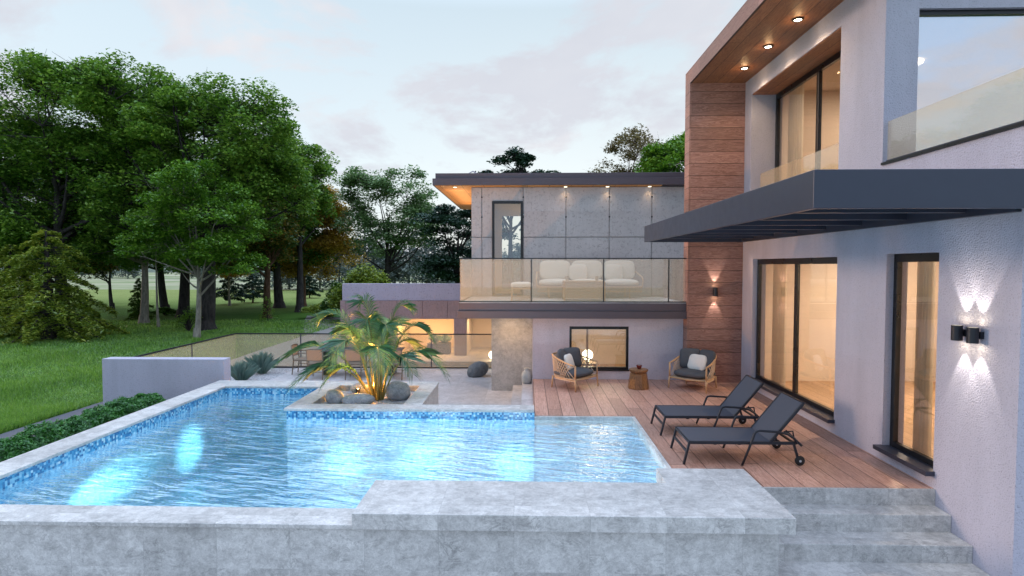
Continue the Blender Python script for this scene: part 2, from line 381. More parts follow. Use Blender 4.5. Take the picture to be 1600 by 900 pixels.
# ------------------------------------------------------------------ ground
def structure(name, mb, mat, **k): return tag(mb.build(name, mat, **k), kind='structure')
g_ = MB(); 
hx0, hx1, hy0, hy1 = -6.7, 3.95, 5.75, 18.0      # opening for the pool shell and the sunken room
g_.add([(-400,-60,-.6),(400,-60,-.6),(400,700,-.6),(-400,700,-.6),(hx0,hy0,-.6),(hx1,hy0,-.6),(hx1,hy1,-.6),(hx0,hy1,-.6)], [(0,1,5,4),(1,2,6,5),(2,3,7,6),(3,0,4,7)]); structure('lawn', g_, M['lawn'])
g_ = MB(); g_.add([(-400,78,-.594),(400,78,-.594),(400,700,-.594),(-400,700,-.594)], [(0,1,2,3)]); structure('far_field', g_, M['far'])
g_ = MB(); g_.box(-10.25,-9.1,5.61,12.6,-.70,-.575); g_.prism([(-10.25,12.6),(-9.80,12.6),(-9.80,18.0),(-10.25,18.0)], -.70,-.575)
structure('path', g_, M['path'], bevel=.01)
g_ = MB(); g_.prism([(-10.25,18.1),(-1,18.1),(-1,19.95),(-6.5,19.95),(-6.9,27),(-8.5,34),(-14.5,37.5),(-13,33),(-10.6,27)], -.70,-.585)
structure('driveway', g_, M['drive'])
g_ = MB(); g_.box(-9.1,-6.95,5.61,12.85,-.70,-.588); structure('planting_bed', g_, M['soil'])
g_ = MB(); g_.prism([(-14,-4),(14,-4),(14,6.06),(2.48,6.06),(2.48,5.60),(-14,5.60)],-.70,-.588); structure('front_paving', g_, M['stone'])
g_ = MB(); g_.prism([(-7.3,12.70),(-4.42,12.70),(-4.42,12.66),(-1.94,12.66),(-1.94,10.57),(.12,10.57),(.12,18.05),(-7.3,18.05)], -.72,-.55)
structure('plaza_paving', g_, M['paver'])
g_ = MB(); g_.box(-9.3,-7.303,13.22,18.05,-.72,-.56); structure('gravel_bed', g_, M['gravel'])
# hills far beyond
def hill(x0,x1,y,h,seed):
    rr = random.Random(seed); n = 60; vs=[]; ph=[rr.uniform(0,6) for _ in range(4)]
    for i in range(n+1):
        x = x0+(x1-x0)*i/n; t=i/n
        z = h*(.55+.25*math.sin(5*t+ph[0])+.12*math.sin(13*t+ph[1])+.05*math.sin(31*t+ph[2]))
        vs += [(x,y-60,-.7),(x,y,z),(x,y+80,-.7)]
    fs=[]
    for i in range(n): a=i*3; fs += [(a,a+3,a+4,a+1),(a+1,a+4,a+5,a+2)]
    return MB().add(vs,fs)
structure('hills', hill(-420,260,330,13,3), M['hillm'], smooth=True)

# ------------------------------------------------------------------ pool
pool = thing('swimming_pool', 'stone-rimmed swimming pool with blue mosaic band and glowing underwater lamps', 'swimming pool', (-2.3,8,-.6))
Z0, WZ, CZ = -1.35, -.07, .12
b = MB()
b.box(-6.49,-4.36,5.98,12.10,Z0-.1,Z0); b.box(-4.36,1.93,5.98,10.24,Z0-.1,Z0)                    # floor
b.box(-6.60,-6.49,5.98,12.10,Z0,-.075)                                                         # left
b.box(-6.49,-4.36,12.10,12.20,Z0,-.075); b.box(-4.36,-4.26,10.34,12.10,Z0,-.075)                 # far, island side
b.box(-4.36,.13,10.24,10.34,Z0,-.075); b.box(.13,1.93,10.30,10.40,Z0,-.075); b.box(1.93,2.03,5.98,10.30,Z0,-.075)
b.box(-6.49,1.93,5.88,5.98,Z0,-.075)
b.build('basin', M['basin'], pool, world=True)
b = MB(); t0, t1 = -.074, .075
b.box(-6.60,-6.488,5.98,12.10,t0,t1); b.box(-6.488,-4.36,12.10,12.20,t0,t1); b.box(-4.362,-4.26,10.345,12.10,t0,t1); b.box(-4.362,.13,10.238,10.345,t0,t1); b.box(-6.488,1.56,5.90,5.982,t0,t1)
b.build('tile_band', M['tile_band'], pool, world=True)
b = MB(); c0 = .076
b.box(-6.92,-6.47,5.59,12.70,c0,CZ); b.box(-6.47,-4.42,12.08,12.70,c0,CZ)
b.box(-6.47,-1.735,5.59,5.99,c0,CZ)
b.build('coping', M['stone'], pool, world=True, bevel=.006)
b = MB(); b.box(-6.88,2.47,5.62,5.88,-.72,c0-.001); b.box(-6.88,-6.605,5.88,12.66,-.72,c0-.001); b.box(-6.605,-4.40,12.205,12.66,-.72,c0-.001); b.box(2.035,2.47,5.88,6.99,-.72,c0-.001)
b.build('retaining_wall', M['stone'], pool, world=True)
b = MB(); b.box(.132,1.99,10.235,10.30,-.16,-.004); b.box(1.87,1.93,6.95,10.235,-.16,-.004)
b.build('deck_kerb', M['stone'], pool, world=True, bevel=.004)
b = MB(); b.prism([(-1.735,5.56),(2.61,5.56),(2.61,6.93),(1.56,6.93),(1.56,6.46),(-1.735,6.46)], .088, .25)
o = b.build('ledge_slab', M['stone'], pool, world=True, bevel=.006); o['label'] = 'thick raised stone slab on the near pool rim'
b = MB(); b.box(1.60,1.868,6.5,6.90,-.5,.087); b.build('slab_base', M['stone'], pool, world=True)
def pool_lamp(loc, nrm, target, power, size=46):
    c = Vector(loc); q = Vector(nrm).to_track_quat('Z','Y').to_matrix()
    mb = MB(); mb.lathe([(.001,.03),(.075,.03),(.09,.012),(.09,0)], n=20); mb.v = [tuple(q @ Vector(v) + c) for v in mb.v]
    mb.build('pool_lamp', M['glow_cyan'], pool, world=True, smooth='auto')
    spot('pool_lamp_beam', c + Vector(nrm)*.08, target, power, size, 1.0, (.36,.88,1.0), .06, pool)
for X in (-3.3,-1.95,-.25): pool_lamp((X,5.98,-.75), (0,1,0), (X,10.24,-.86), 720, 13); spot('pool_lamp_flood', (X,6.08,-.75), (X,8.5,-1.25), 190, 165, .6, (.86,.95,1.0), .06, pool)
pool_lamp((-5.5,5.98,-.75), (0,1,0), (-6.49,8.6,-.70), 1700, 17)
pool_lamp((-4.362,11.2,-.75), (-1,0,0), (-6.49,10.8,-.80), 420, 30)
pool_lamp((-4.9,5.98,-.75), (0,1,0), (-5.0,12.1,-.72), 330, 13)
def m_water():
    g = G('pool_water'); p = g.pos(); x = g.xyz(p)
    # wind ripples running across the pool, crests a little slanted
    u = g.math('ADD', g.math('MULTIPLY', x[0], .26), g.math('MULTIPLY', x[1], 1.0)); v = g.math('SUBTRACT', x[0], g.math('MULTIPLY', x[1], .26))
    a = g.noise(g.comb(g.math('MULTIPLY', v, 2.0), g.math('MULTIPLY', u, 7.6), 0.0), 1.0, 3, .55, .5)
    b_ = g.noise(g.comb(g.math('MULTIPLY', v, 4.2), g.math('MULTIPLY', u, 13.0), 3.0), 1.0, 2, .5, .4)
    c = g.noise(p, .55, 3, .6)
    amp = g.ramp(c, [(.34,(.25,.25,.25)),(.62,(1.15,1.15,1.15))])
    h = g.math('MULTIPLY', g.math('ADD', a, g.math('MULTIPLY', b_, .2)), amp)
    bp = g.bump(h, .042, 1.0)
    lw = g.n('LayerWeight', {'Blend':.5, 'Normal':bp}, out='Facing'); fr = g.math('MINIMUM', g.math('MULTIPLY_ADD', g.math('POWER', lw, 2.4), 1.15, .06), 1.0)
    tr = g.n('BsdfTransparent', {0:(.72,.885,.945)}); gl = g.n('BsdfGlossy', {'Color':(1,1,1), 'Roughness':.03, 'Normal':bp})
    return g.done(g.n('MixShader', {0:fr, 1:tr, 2:gl}))
w_ = MB(); w_.prism([(-6.486,5.984),(1.866,5.984),(1.866,10.233),(-4.364,10.233),(-4.364,12.097),(-6.486,12.097)], -.071, WZ)
w_.f = [w_.f[1]]; structure('water', w_, m_water())

# ------------------------------------------------------------------ planter island
pl = thing('planter_box', 'low stone planter at the pool corner filled with gravel and boulders', 'planter', (-3.2,11.4,-.6))
b = MB(); b.box(-4.40,.125,10.20,10.575,c0,CZ); b.box(-4.40,-4.035,10.575,12.66,c0,CZ); b.box(-2.31,-1.955,10.575,12.66,c0,CZ); b.box(-4.035,-2.31,12.24,12.66,c0,CZ)
b.build('coping', M['stone'], pl, world=True, bevel=.006)
b = MB(); b.box(-4.25,.12,10.35,10.56,-.72,c0-.001); b.box(-4.25,-4.05,10.56,12.64,-.72,c0-.001); b.box(-2.30,-1.97,10.56,12.64,-.72,c0-.001); b.box(-4.05,-2.30,12.26,12.64,-.72,c0-.001)
b.build('planter_wall', M['stone'], pl, world=True)
b = MB(); b.box(-4.045,-2.305,10.565,12.255,-.2,.0)
tag(b.build('gravel', M['gravel'], pl, world=True), kind='stuff')
def boulder(label, c, size, seed, m='boulder', rz=0, group='boulders in the planter', tilt=0):
    mb = MB(); mb.blob((0,0,size[2]*.42), size, 2.3, 36, 22, .07, Matrix.Rotation(rz,3,'Z') @ Matrix.Rotation(tilt,3,'Y'), seed)
    o = mb.build('boulder', M[m], smooth=True); o.location = c; tag(o, label, 'boulder', group)
    return o
boulder('pointed grey boulder at the left corner of the palm planter', (-3.78,11.12,-.01), (.36,.34,.30), 3, rz=.4, tilt=.3)
boulder('flat oval grey boulder lying in front of the palm stems', (-3.27,11.0,-.01), (.62,.40,.25), 5, rz=-.1)
boulder('tall rounded boulder to the right of the palm stems', (-2.62,11.5,-.01), (.50,.42,.40), 8)
boulder('warm lit boulder behind the palm stems beside the spotlight', (-3.45,12.05,-.01), (.56,.36,.26), 12)
boulder('dark leaning boulder on the plaza paving beside the stone column', (-1.46,16.8,-.56), (.64,.48,.44), 15, 'boulder_dk', .5, None, -.35)
sp = thing('garden_spotlight', 'small warm spotlight glowing among the boulders behind the palm stems', 'spotlight', (-3.52,11.78,0))
b = MB(); b.lathe([(.001,-.05),(.04,-.05),(.045,.07),(.038,.07),(.034,.05),(.001,.05)], (0,0,.08), 16); b.build('housing', M['blackmetal'], sp)
b = MB(); b.lathe([(.001,.139),(.033,.139),(.033,.134)], n=16); b.build('lens', M['glow_warm'], sp)
spot('garden_spotlight_beam', (-3.52,11.78,.16), (-3.05,11.45,1.0), 650, 165, .8, (1,.42,.07), .03, sp)

# palm ----------------------------------------------------------------
palm = thing('palm_plant', 'feathery clumping palm with arching fronds lit warm from below', 'palm', (-3.05,11.45,0))
def frond(base, tip, rise, leaf_len, seed, droop=1.0):
    rr = random.Random(seed); base = Vector(base); tip = Vector(tip)
    ctrl = base.lerp(tip, .42); ctrl.z = max(base.z, tip.z) + rise
    n = 34; P = []
    for i in range(n+1):
        t = i/n; P.append(base*(1-t)**2 + ctrl*2*t*(1-t) + tip*t*t)
    V, F = [], []
    st = MB(); st.tube(P[::2] , [ .017*(1-.85*(i/(len(P[::2])-1)))+.002 for i in range(len(P[::2]))], 6)
    lf = MB()
    N_ = 88
    for i in range(N_+1):
        t = i/N_
        if t < .30: continue
        p = base*(1-t)**2 + ctrl*2*t*(1-t) + tip*t*t
        d = (ctrl-base)*2*(1-t) + (tip-ctrl)*2*t; d.normalize()
        side = d.cross(Vector((0,0,1)));  side = side.normalized() if side.length > .05 else Vector((1,0,0))
        up = side.cross(d)
        s_ = (t-.30)/.70
        L = leaf_len*1.22*(.45+.75*math.sin(PI*min(1,s_*.82+.12)))*rr.uniform(.85,1.1)
        for sg in (-1,1):
            fw = .55 + .75*s_
            q = (side*sg + d*fw + up*rr.uniform(.10,.40)).normalized()
            w = .0082*rr.uniform(.8,1.2); m = p + q*L*.5 - Vector((0,0,.04*droop*L)); e = p + q*L - Vector((0,0,.30*droop*L))
            nn = d*w
            lf.add([p-nn*.5, p+nn*.5, m+nn, e, m-nn], [(0,1,2,3,4)])
    o = lf.build('frond', M['leaf_palm'], palm)
    st.build('stem', M['palm_stem'], o)
PF = [ # base offset, tip offset (x,y,z), extra rise, leaflet length
 ((-.10,-.02,0),(-1.86,-.30,.78),.95,.40),((-.06,-.06,0),(-1.40,-.75,.42),.85,.36),((-.10,.05,0),(-1.12,.05,1.60),.62,.36),((0,.05,0),(-.30,.10,1.95),.30,.36),
 ((.05,.03,0),(.62,.15,1.83),.42,.34),((.10,.05,0),(1.10,.28,1.18),.95,.32),((.14,-.03,0),(1.42,-.10,.55),1.10,.38),((-.02,-.10,0),(-.55,-1.05,.95),1.0,.36),
 ((.06,-.08,0),(.32,-.95,.72),1.15,.36),((.04,.10,0),(.25,.95,1.30),.75,.36),((-.06,.10,0),(-.70,.85,1.10),.85,.36),((-.12,0,0),(-.95,-.35,.36),.80,.30),
 ((.12,.02,0),(.85,-.50,.62),.85,.32),((0,0,0),(-.12,-.28,1.55),.50,.36),((.06,.02,0),(.32,-.30,1.42),.55,.36),((-.08,.02,0),(-.72,-.15,1.30),.60,.36),((.08,.08,0),(.78,.40,.85),.90,.34)]
for i, (bo, to, rs, ll) in enumerate(PF): frond(bo, to, rs, ll, 100+i)
b = MB(); rr = random.Random(4)
for i in range(9):
    a = rr.uniform(0,6.28); r_ = rr.uniform(.02,.15); b.tube([(r_*math.cos(a),r_*math.sin(a),-.03),(r_*1.3*math.cos(a),r_*1.3*math.sin(a),.35),(r_*2*math.cos(a),r_*2*math.sin(a),.75)], [.026,.02,.010], 7)
b.build('cane', M['palm_stem'], palm, smooth=True)

# ------------------------------------------------------------------ deck, steps
g_ = MB(); g_.prism([(.13,10.302),(1.932,10.302),(1.932,7.02),(4.928,7.02),(4.928,13.66),(.13,13.66)], -.17, 0); structure('deck', g_, M['deck'])
st_ = thing('stone_steps', 'flight of grey stone steps beside the stucco wall leading up to the deck', 'steps', (3.7,6.6,-.6))
b = MB(); b.box(2.472,4.928,6.99,7.018,-.2,-.002); b.box(2.472,4.928,7.018,7.3,-.7,-.172); b.build('riser', M['stone'], st_, world=True)
for z, y0 in ((-.2,6.715),(-.4,6.385),(-.5925,6.06)):
    b = MB(); b.box(2.472,4.928,y0,y0+.335 if z>-.5 else 6.39,-.71,z); b.build('tread', M['stone'], st_, world=True, bevel=.006)
ps = thing('plaza_steps', 'short pale stone steps from the plaza up to the wooden deck', 'steps', (-.1,12.4,-.55))
b = MB(); b.box(-.365,-.128,10.58,14.70,-.6,-.37); b.build('tread', M['paver'], ps, world=True, bevel=.006)
b = MB(); b.box(-.127,.125,10.58,14.25,-.6,-.19); b.build('tread', M['paver'], ps, world=True, bevel=.006)
vs = MB(); vs.lathe([(.001,0),(.085,0),(.12,.04),(.135,.16),(.125,.25),(.075,.31),(.062,.335),(.078,.37),(.064,.37),(.05,.33),(.001,.30)], n=28)
o = vs.build('vase', M['vase'], smooth=True); o.location = (-.01,14.08,-.19); tag(o, 'pale clay vase on the plaza steps between column and stucco wall', 'vase')

# ------------------------------------------------------------------ small wall, fence, grasses, hedge
gw = MB(); gw.box(-9.77,-6.93,12.9,13.2,-.72,.56); tag(gw.build('garden_wall', M['stucco_side'], bevel=.008), 'short lavender grey rendered wall beside the pool end', 'wall')
def glass_fence(name, label, pts, z0, z1, step, posts=True, group=None, capz=.03):
    t = thing(name, label, 'glass railing', (pts[0][0],pts[0][1],z0), group=group)
    for (a, c) in zip(pts[:-1], pts[1:]):
        a, c = Vector(a), Vector(c); d = c-a; L = d.length; n = max(1, round(L/step)); d.normalize()
        for i in range(n):
            p = a + d*(L*i/n+.01); q = a + d*(L*(i+1)/n-.01)
            mb = MB(); mb.bar((p.x,p.y,(z0+z1)/2+.01),(q.x,q.y,(z0+z1)/2+.01), .014, z1-z0-.06); mb.build('pane', M['rail_glass'], t, world=True)
            if posts and i > 0:
                mb = MB(); s_ = a + d*(L*i/n); mb.bar((s_.x,s_.y,z0),(s_.x,s_.y,z1-.02), .018, .03); mb.build('joint_post', M['dark'], t, world=True)
        mb = MB(); mb.bar((a.x,a.y,z1-.015),(c.x,c.y,z1-.015), .05, .032); mb.build('handrail', M['blackmetal'], t, world=True)
        mb = MB(); mb.bar((a.x,a.y,z0+.02),(c.x,c.y,z0+.02), .05, .05); mb.build('base_channel', M['blackmetal'], t, world=True)
    return t
glass_fence('glass_fence', 'long black-capped tinted glass fence behind the dining set on the plaza', [(-9.3,13.22),(-9.3,18.08),(-.95,18.08)], -.56, .55, 2.1)
def tuft(label, loc, h, r, n, seed):
    rs = np.random.RandomState(seed); a = rs.uniform(0,2*PI,n); rad = np.abs(rs.normal(0,.5,n)).clip(0,1.2)
    hh = h*rs.uniform(.7,1.1,n)*(1-.25*rad); ox = np.cos(a)*rad*r; oy = np.sin(a)*rad*r
    bx, by = ox*.22, oy*.22; w = .007
    px, py = -np.sin(a)*w, np.cos(a)*w; z = np.zeros(n)
    V = np.stack([np.stack([bx-px,by-py,z],1),np.stack([bx+px,by+py,z],1),np.stack([bx*.4+ox*.6+px,by*.4+oy*.6+py,hh*.72],1),np.stack([ox*1.25,oy*1.25,hh],1),np.stack([bx*.4+ox*.6-px,by*.4+oy*.6-py,hh*.72],1)],1).reshape(-1,3)
    F = np.arange(n*5).reshape(n,5)
    o = np_mesh('grass_tuft', V, F, M['fescue']); o.location = loc; return tag(o, label, 'ornamental grass', 'blue grass tufts on the gravel')
tuft('blue-green grass tuft nearest the rendered wall end', (-8.05,15.9,-.56), .60, .40, 240, 1)
tuft('blue-green grass tuft further back beside the glass fence', (-8.02,17.1,-.56), .68, .44, 240, 2)

def leaf_quads(C, size, rs, flat=.6, asp=.5, outward=None):
    """rhombus leaves at centres C; flat = how horizontal"""
    n = len(C)
    nz = rs.normal(0,1,(n,3)); nz[:,2] = np.abs(nz[:,2])*.5 + flat*2
    if outward is not None: nz += outward
    nz /= np.linalg.norm(nz,axis=1)[:,None]
    a = rs.normal(0,1,(n,3)); a -= nz*(a*nz).sum(1)[:,None]; a /= np.linalg.norm(a,axis=1)[:,None]
    b = np.cross(nz,a); L = (size*rs.uniform(.5,1.55,n))[:,None]
    droop = nz*L*.12
    V = np.stack([C-a*L*.5-droop, C+b*L*asp*.5, C+a*L*.5-droop, C-b*L*asp*.5],1).reshape(-1,3)
    return V, np.arange(4*n).reshape(n,4)

HB = [8.75,9.42,10.08,10.72,11.36,12.02]
HL = ['clipped round bush at the near end of the row beside the pool','second round bush from the camera in the poolside row','third round bush from the camera in the poolside row','fourth round bush from the camera in the poolside row','round bush next to last before the rendered wall','round bush closest to the rendered wall']
for i, y in enumerate(HB):
    rs = np.random.RandomState(50+i); n = 7000
    d = rs.normal(0,1,(n,3)); d /= np.linalg.norm(d,axis=1)[:,None]; rad = rs.uniform(.55,1.0,n)**.5*(1+.12*np.sin(d[:,0]*7+i)*np.cos(d[:,1]*6+d[:,2]*5))
    C = d*rad[:,None]*np.array([.43,.345,.33+.04*math.sin(i*2.1)]); C[:,2] = np.maximum(C[:,2]+.27, .0)
    V, F = leaf_quads(C, .055, rs, .2, .42, d*.8)
    t = thing('round_bush', HL[i], 'bush', (-8.15+rs.uniform(-.05,.05), y, -.6), group='round bushes along the pool wall')
    np_mesh('foliage', V, F, M['leaf_hedge'], t)
    b = MB(); b.tube([(0,0,-.02),(.01,.01,.2),(0,.02,.35)], [.03,.02,.01], 6); b.build('trunk', M['bark_dark'], t)

# ------------------------------------------------------------------ lawn blades
def blades():
    rs = np.random.RandomState(5); n = 430000
    Y = 1/ (1/9.5 - rs.uniform(0,1,n)*(1/9.5-1/34.0)); lo = -1.22*Y-.6
    X = lo + rs.uniform(0,1,n)*( -10.28 - lo); ok = (X < -10.28) & (X > -1.22*Y-.7) ; X, Y = X[ok], Y[ok]; n = len(X)
    ok = ~((Y > 17.5) & (X > -10.4)); X, Y = X[ok], Y[ok]; n = len(X)
    h = rs.uniform(.06,.16,n)*(.8+.4*np.sin(X*1.3+Y*.7)*np.cos(Y*1.1)); a = rs.uniform(0,2*PI,n); w = .0075*(Y/11)
    px, py = np.cos(a)*w, np.sin(a)*w; lx, ly = rs.normal(0,.04,n), rs.normal(0,.04,n); z = np.full(n,-.602)
    V = np.stack([np.stack([X-px,Y-py,z],1),np.stack([X+px,Y+py,z],1),np.stack([X+lx,Y+ly,z+h],1)],1).reshape(-1,3)
    o = np_mesh('grass', V, np.arange(3*n).reshape(n,3), M['blade']); tag(o, kind='stuff')
    o['label'] = 'short green lawn grass left of the path'; o['category'] = 'grass'
blades()
# ------------------------------------------------------------------ main house
H = thing('modern_house', 'two-storey lavender grey rendered house with timber fin, flat roof and dark metal canopy', 'house', (6.5,9.6,-.6))
def hp(mb, name, mat, parent=None, **k): return mb.build(name, M[mat] if isinstance(mat, str) else mat, parent or H, world=True, **k)
X0, X1 = 4.93, 5.22
b = MB(); zt = 3.60
b.box(X0,X1,5.87,7.04,-.75,zt); b.box(X0,X1,7.04,8.05,-.75,.20); b.box(X0,X1,7.04,8.05,2.86,zt); b.box(X0,X1,8.05,9.31,-.75,zt)
b.box(X0,X1,9.31,12.75,-.75,.22); b.box(X0,X1,9.31,12.75,2.84,zt); b.box(X0,X1,12.75,13.328,-.75,zt)
b.box(X1,10,5.87,6.17,-.75,zt)
b.box(X0,X1,5.87,8.2,zt,4.09); b.box(X1,10,5.87,6.17,zt,4.09)
b.box(X0,5.38,8.2,9.34,zt,6.83); b.box(X0,5.20,9.34,12.95,6.467,6.83); b.box(X0,5.60,12.95,13.328,zt,6.83)
b.box(5.38,10,8.2,8.45,6.23,6.83); b.box(X0,10,13.33,13.7,-.75,6.83) ; b.box(9.75,10,6.17,13.33,-.75,6.83)
hp(b, 'wall', 'stucco')
b = MB(); b.box(3.72,4.928,13.33,13.70,-.17,6.829); hp(b, 'timber_fin', 'fin')
b = MB(); b.box(3.68,3.72,13.328,13.70,-.17,6.829); hp(b, 'fin_edge', 'fin_side')
b = MB(); b.box(3.72,10.2,7.95,13.70,6.862,7.14); hp(b, 'roof', 'dark')
b = MB(); b.box(3.68,3.72,7.95,13.702,6.83,7.15); hp(b, 'roof_fascia', 'fascia_wood')
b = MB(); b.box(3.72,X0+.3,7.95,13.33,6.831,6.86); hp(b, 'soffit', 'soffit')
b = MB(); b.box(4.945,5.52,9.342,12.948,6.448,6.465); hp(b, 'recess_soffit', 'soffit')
b = MB(); b.box(X0+.002,9.75,6.172,13.328,3.44,3.598); hp(b, 'floor_slab', 'stucco')
# canopy
cn = MB(); cn.prism([(2.68,5.5),(6.2,5.5),(6.2,5.565),(2.745,5.565),(2.745,13.325),(2.68,13.325)],3.235,3.60); cn.box(4.865,4.927,5.9,13.26,3.235,3.46); cn.box(2.745,4.927,13.26,13.325,3.235,3.60)
cn = hp(cn, 'canopy', 'dark', bevel=.006)
for i in range(7):
    y = 6.55 + i*1.0
    m = MB(); m.box(2.747,4.863,y,y+.09,3.29,3.52); hp(m, 'beam', 'dark', cn)
m = MB(); m.box(2.747,4.927,5.567,13.258,3.535,3.575); m.box(4.927,6.2,5.567,5.868,3.535,3.575); hp(m, 'canopy_roof', 'roof_glass', cn)
# windows: frame > panes, sill
def window_x(y0,y1,z0,z1,xf,mull=(),fw=.075,head=.11,sill=True,glass='glass',depth=.07):
    f = MB(); f.box(xf,xf+depth,y0,y0+fw,z0,z1); f.box(xf,xf+depth,y1-fw,y1,z0,z1); f.box(xf,xf+depth,y0+fw,y1-fw,z1-head,z1); f.box(xf,xf+depth,y0+fw,y1-fw,z0,z0+fw)
    for m_ in mull: f.box(xf,xf+depth,m_-fw*.55,m_+fw*.55,z0+fw,z1-head)
    f = hp(f, 'window', 'black', bevel=.004)
    ys = [y0+fw] + sorted(mull) + [y1-fw]
    for a,c in zip(ys[:-1],ys[1:]):
        p = MB(); p.box(xf+.035,xf+.047,a+(.042 if a in mull else 0),c-(.042 if c in mull else 0),z0+fw,z1-head); hp(p, 'pane', glass, f)
    if sill:
        s_ = MB(); s_.box(X0-.11,xf+.01,y0-.03,y1+.03,z0-.055,z0+.004); hp(s_, 'sill', 'dark', f, bevel=.004)
    return f
window_x(9.31,12.75,.225,2.838,5.03,(10.95,))
window_x(7.04,8.05,.205,2.858,5.03)
window_x(9.34,12.95,3.60,6.447,5.45,(11.12,), sill=False)
# terrace doors facing the camera
f = MB(); f.box(5.38,9.75,8.26,8.34,6.165,6.23); f.box(5.38,5.40,8.26,8.34,3.66,6.165); f.box(5.40,9.75,8.26,8.34,3.62,3.68); f.box(7.6,7.68,8.26,8.34,3.68,6.165)
f = hp(f, 'terrace_door', 'black')
for a,c in ((5.40,7.6),(7.68,9.75)):
    p = MB(); p.box(a,c,8.295,8.31,3.68,6.165); hp(p, 'pane', 'glass_big', f)
b = MB(); b.box(X1,9.75,6.17,8.26,3.60,3.62); hp(b, 'terrace_floor', 'paver')
b = MB(); b.box(X0-.025,X1+.02,5.845,8.198,4.091,4.125); b.box(X1+.02,10,5.845,6.19,4.091,4.125); hp(b, 'parapet_cap', 'black')
# interiors
b = MB(); b.box(5.222,9.74,6.19,13.32,.02,.06); hp(b, 'room_floor', 'interior_floor')
b = MB(); b.box(9.70,9.748,6.18,13.32,.062,3.43); b.box(5.23,9.70,13.27,13.325,.062,3.43); b.box(5.23,9.70,6.175,6.22,.062,3.43); b.box(5.223,9.70,6.22,13.27,3.38,3.432); b.box(7.2,9.70,8.55,8.67,.062,3.38)
b.box(5.61,9.70,13.27,13.325,3.602,6.62); b.box(9.70,9.748,8.36,13.32,3.602,6.62); b.box(5.61,9.70,8.47,13.27,6.62,6.66)
hp(b, 'room_lining', 'interior')
b = MB(); b.box(5.61,9.70,8.46,13.27,3.602,3.64); hp(b, 'upper_floor', 'interior_floor')
b = MB(); b.box(9.25,9.69,9.6,12.6,.062,.75); b.box(9.45,9.69,9.6,12.6,1.5,1.55); b.box(9.45,9.69,9.6,12.6,2.0,2.05); hp(b, 'wall_unit', 'interior_dk')
b = MB(); b.box(9.3,9.69,6.6,8.2,.062,.95); hp(b, 'cabinet', 'interior_dk')
def room_lamp(x,y,z,p,sx=.3,sy=.3,parent=None,col=(1,.81,.62)):
    m = MB(); m.lathe([(.001,.03),(.16,.03),(.16,0),(.001,0)],(x,y,z-.032),24); hp(m,'ceiling_lamp','glow_warm',parent or H)
    area('ceiling_lamp_light',(x,y,z-.06),(x,y,0),p,sx,sy,col,parent or H)
room_lamp(7.6,11.0,3.38,120); room_lamp(7.2,7.2,3.38,52); room_lamp(7.4,11.4,6.62,65); 
# sheer curtains inside the windows
def curtain(label, y0, y1, z0, z1, x):
    n = 48; vs, fs = [], []
    for i in range(n+1):
        y = y0+(y1-y0)*i/n; dx = .035*math.sin(i*1.35)+.012*math.sin(i*.6)
        vs += [(x+dx,y,z0),(x+dx*.8,y,z1),(x+dx+.006,y,z0),(x+dx*.8+.006,y,z1)]
    for i in range(n): a=i*4; fs += [(a,a+4,a+5,a+1),(a+2,a+3,a+7,a+6)]
    o = MB().add(vs,fs).build('curtain', M['curtain'], smooth=True); tag(o, label, 'curtain', 'sheer curtains in the windows')
curtain('gathered sheer curtain at the far end of the wide ground-floor window', 12.25, 12.85, .065, 3.3, 5.42)
curtain('gathered sheer curtain at the far end of the narrow ground-floor window', 7.85, 8.15, .065, 3.3, 5.42)
curtain('gathered sheer curtain at the far end of the upper recess window', 12.3, 12.92, 3.645, 6.5, 5.72)
# soffit downlights
for i,(y,lb) in enumerate(((9.95,'round downlight in the timber soffit nearest the picture top'),(11.14,'middle round downlight in the timber soffit'),(12.33,'round downlight in the timber soffit closest to the fin'))):
    t = thing('downlight', lb, 'downlight', (4.53,y,6.83), group='downlights in the timber soffit')
    m = MB(); m.lathe([(.062,0),(.085,0),(.085,-.022),(.062,-.022)], n=28); m.f = m.f[:-2]; m.add([],[])
    m.build('trim_ring', M['black'], t, smooth='auto')
    m = MB(); m.lathe([(.001,-.002),(.061,-.002),(.061,-.012),(.001,-.012)], n=24); m.build('lens', M['glow_down'], t)
    spot('downlight_beam', (4.53,y,6.80), (4.53,y,0), 38, 130, .8, (1,.72,.42), .06, t)
    l = bpy.data.lights.new('downlight_halo','POINT'); l.energy = 1.0; l.color=(1,.62,.3); l.shadow_soft_size=.05
    o = bpy.data.objects.new('downlight_halo', l); COL.objects.link(o); o.parent = t; o.location=(0,0,-.08)

# glass balustrades of the house
def pane_rail(name, label, x, y0, y1, z0, z1, joints=(), group=None):
    t = thing(name, label, 'glass railing', (x,y0,z0), group=group)
    ys = [y0]+list(joints)+[y1]
    for a,c in zip(ys[:-1],ys[1:]):
        m = MB(); m.box(x-.007,x+.007,a+.006,c-.006,z0,z1); m.build('pane', M['rail_glass'], t, world=True)
    m = MB(); m.box(x-.02,x+.02,y0+.01,y1-.01,z0-.02,z0+.03); m.build('base_channel', M['dark'], t, world=True)
pane_rail('glass_balustrade', 'frameless tinted glass balustrade in the upper window recess above the canopy', 4.97, 9.36, 12.5, 3.62, 4.655, (10.9,))
pane_rail('glass_balustrade', 'frameless tinted glass balustrade on the upper terrace parapet', 4.99, 5.9, 8.19, 4.128, 4.69, (5.98,))

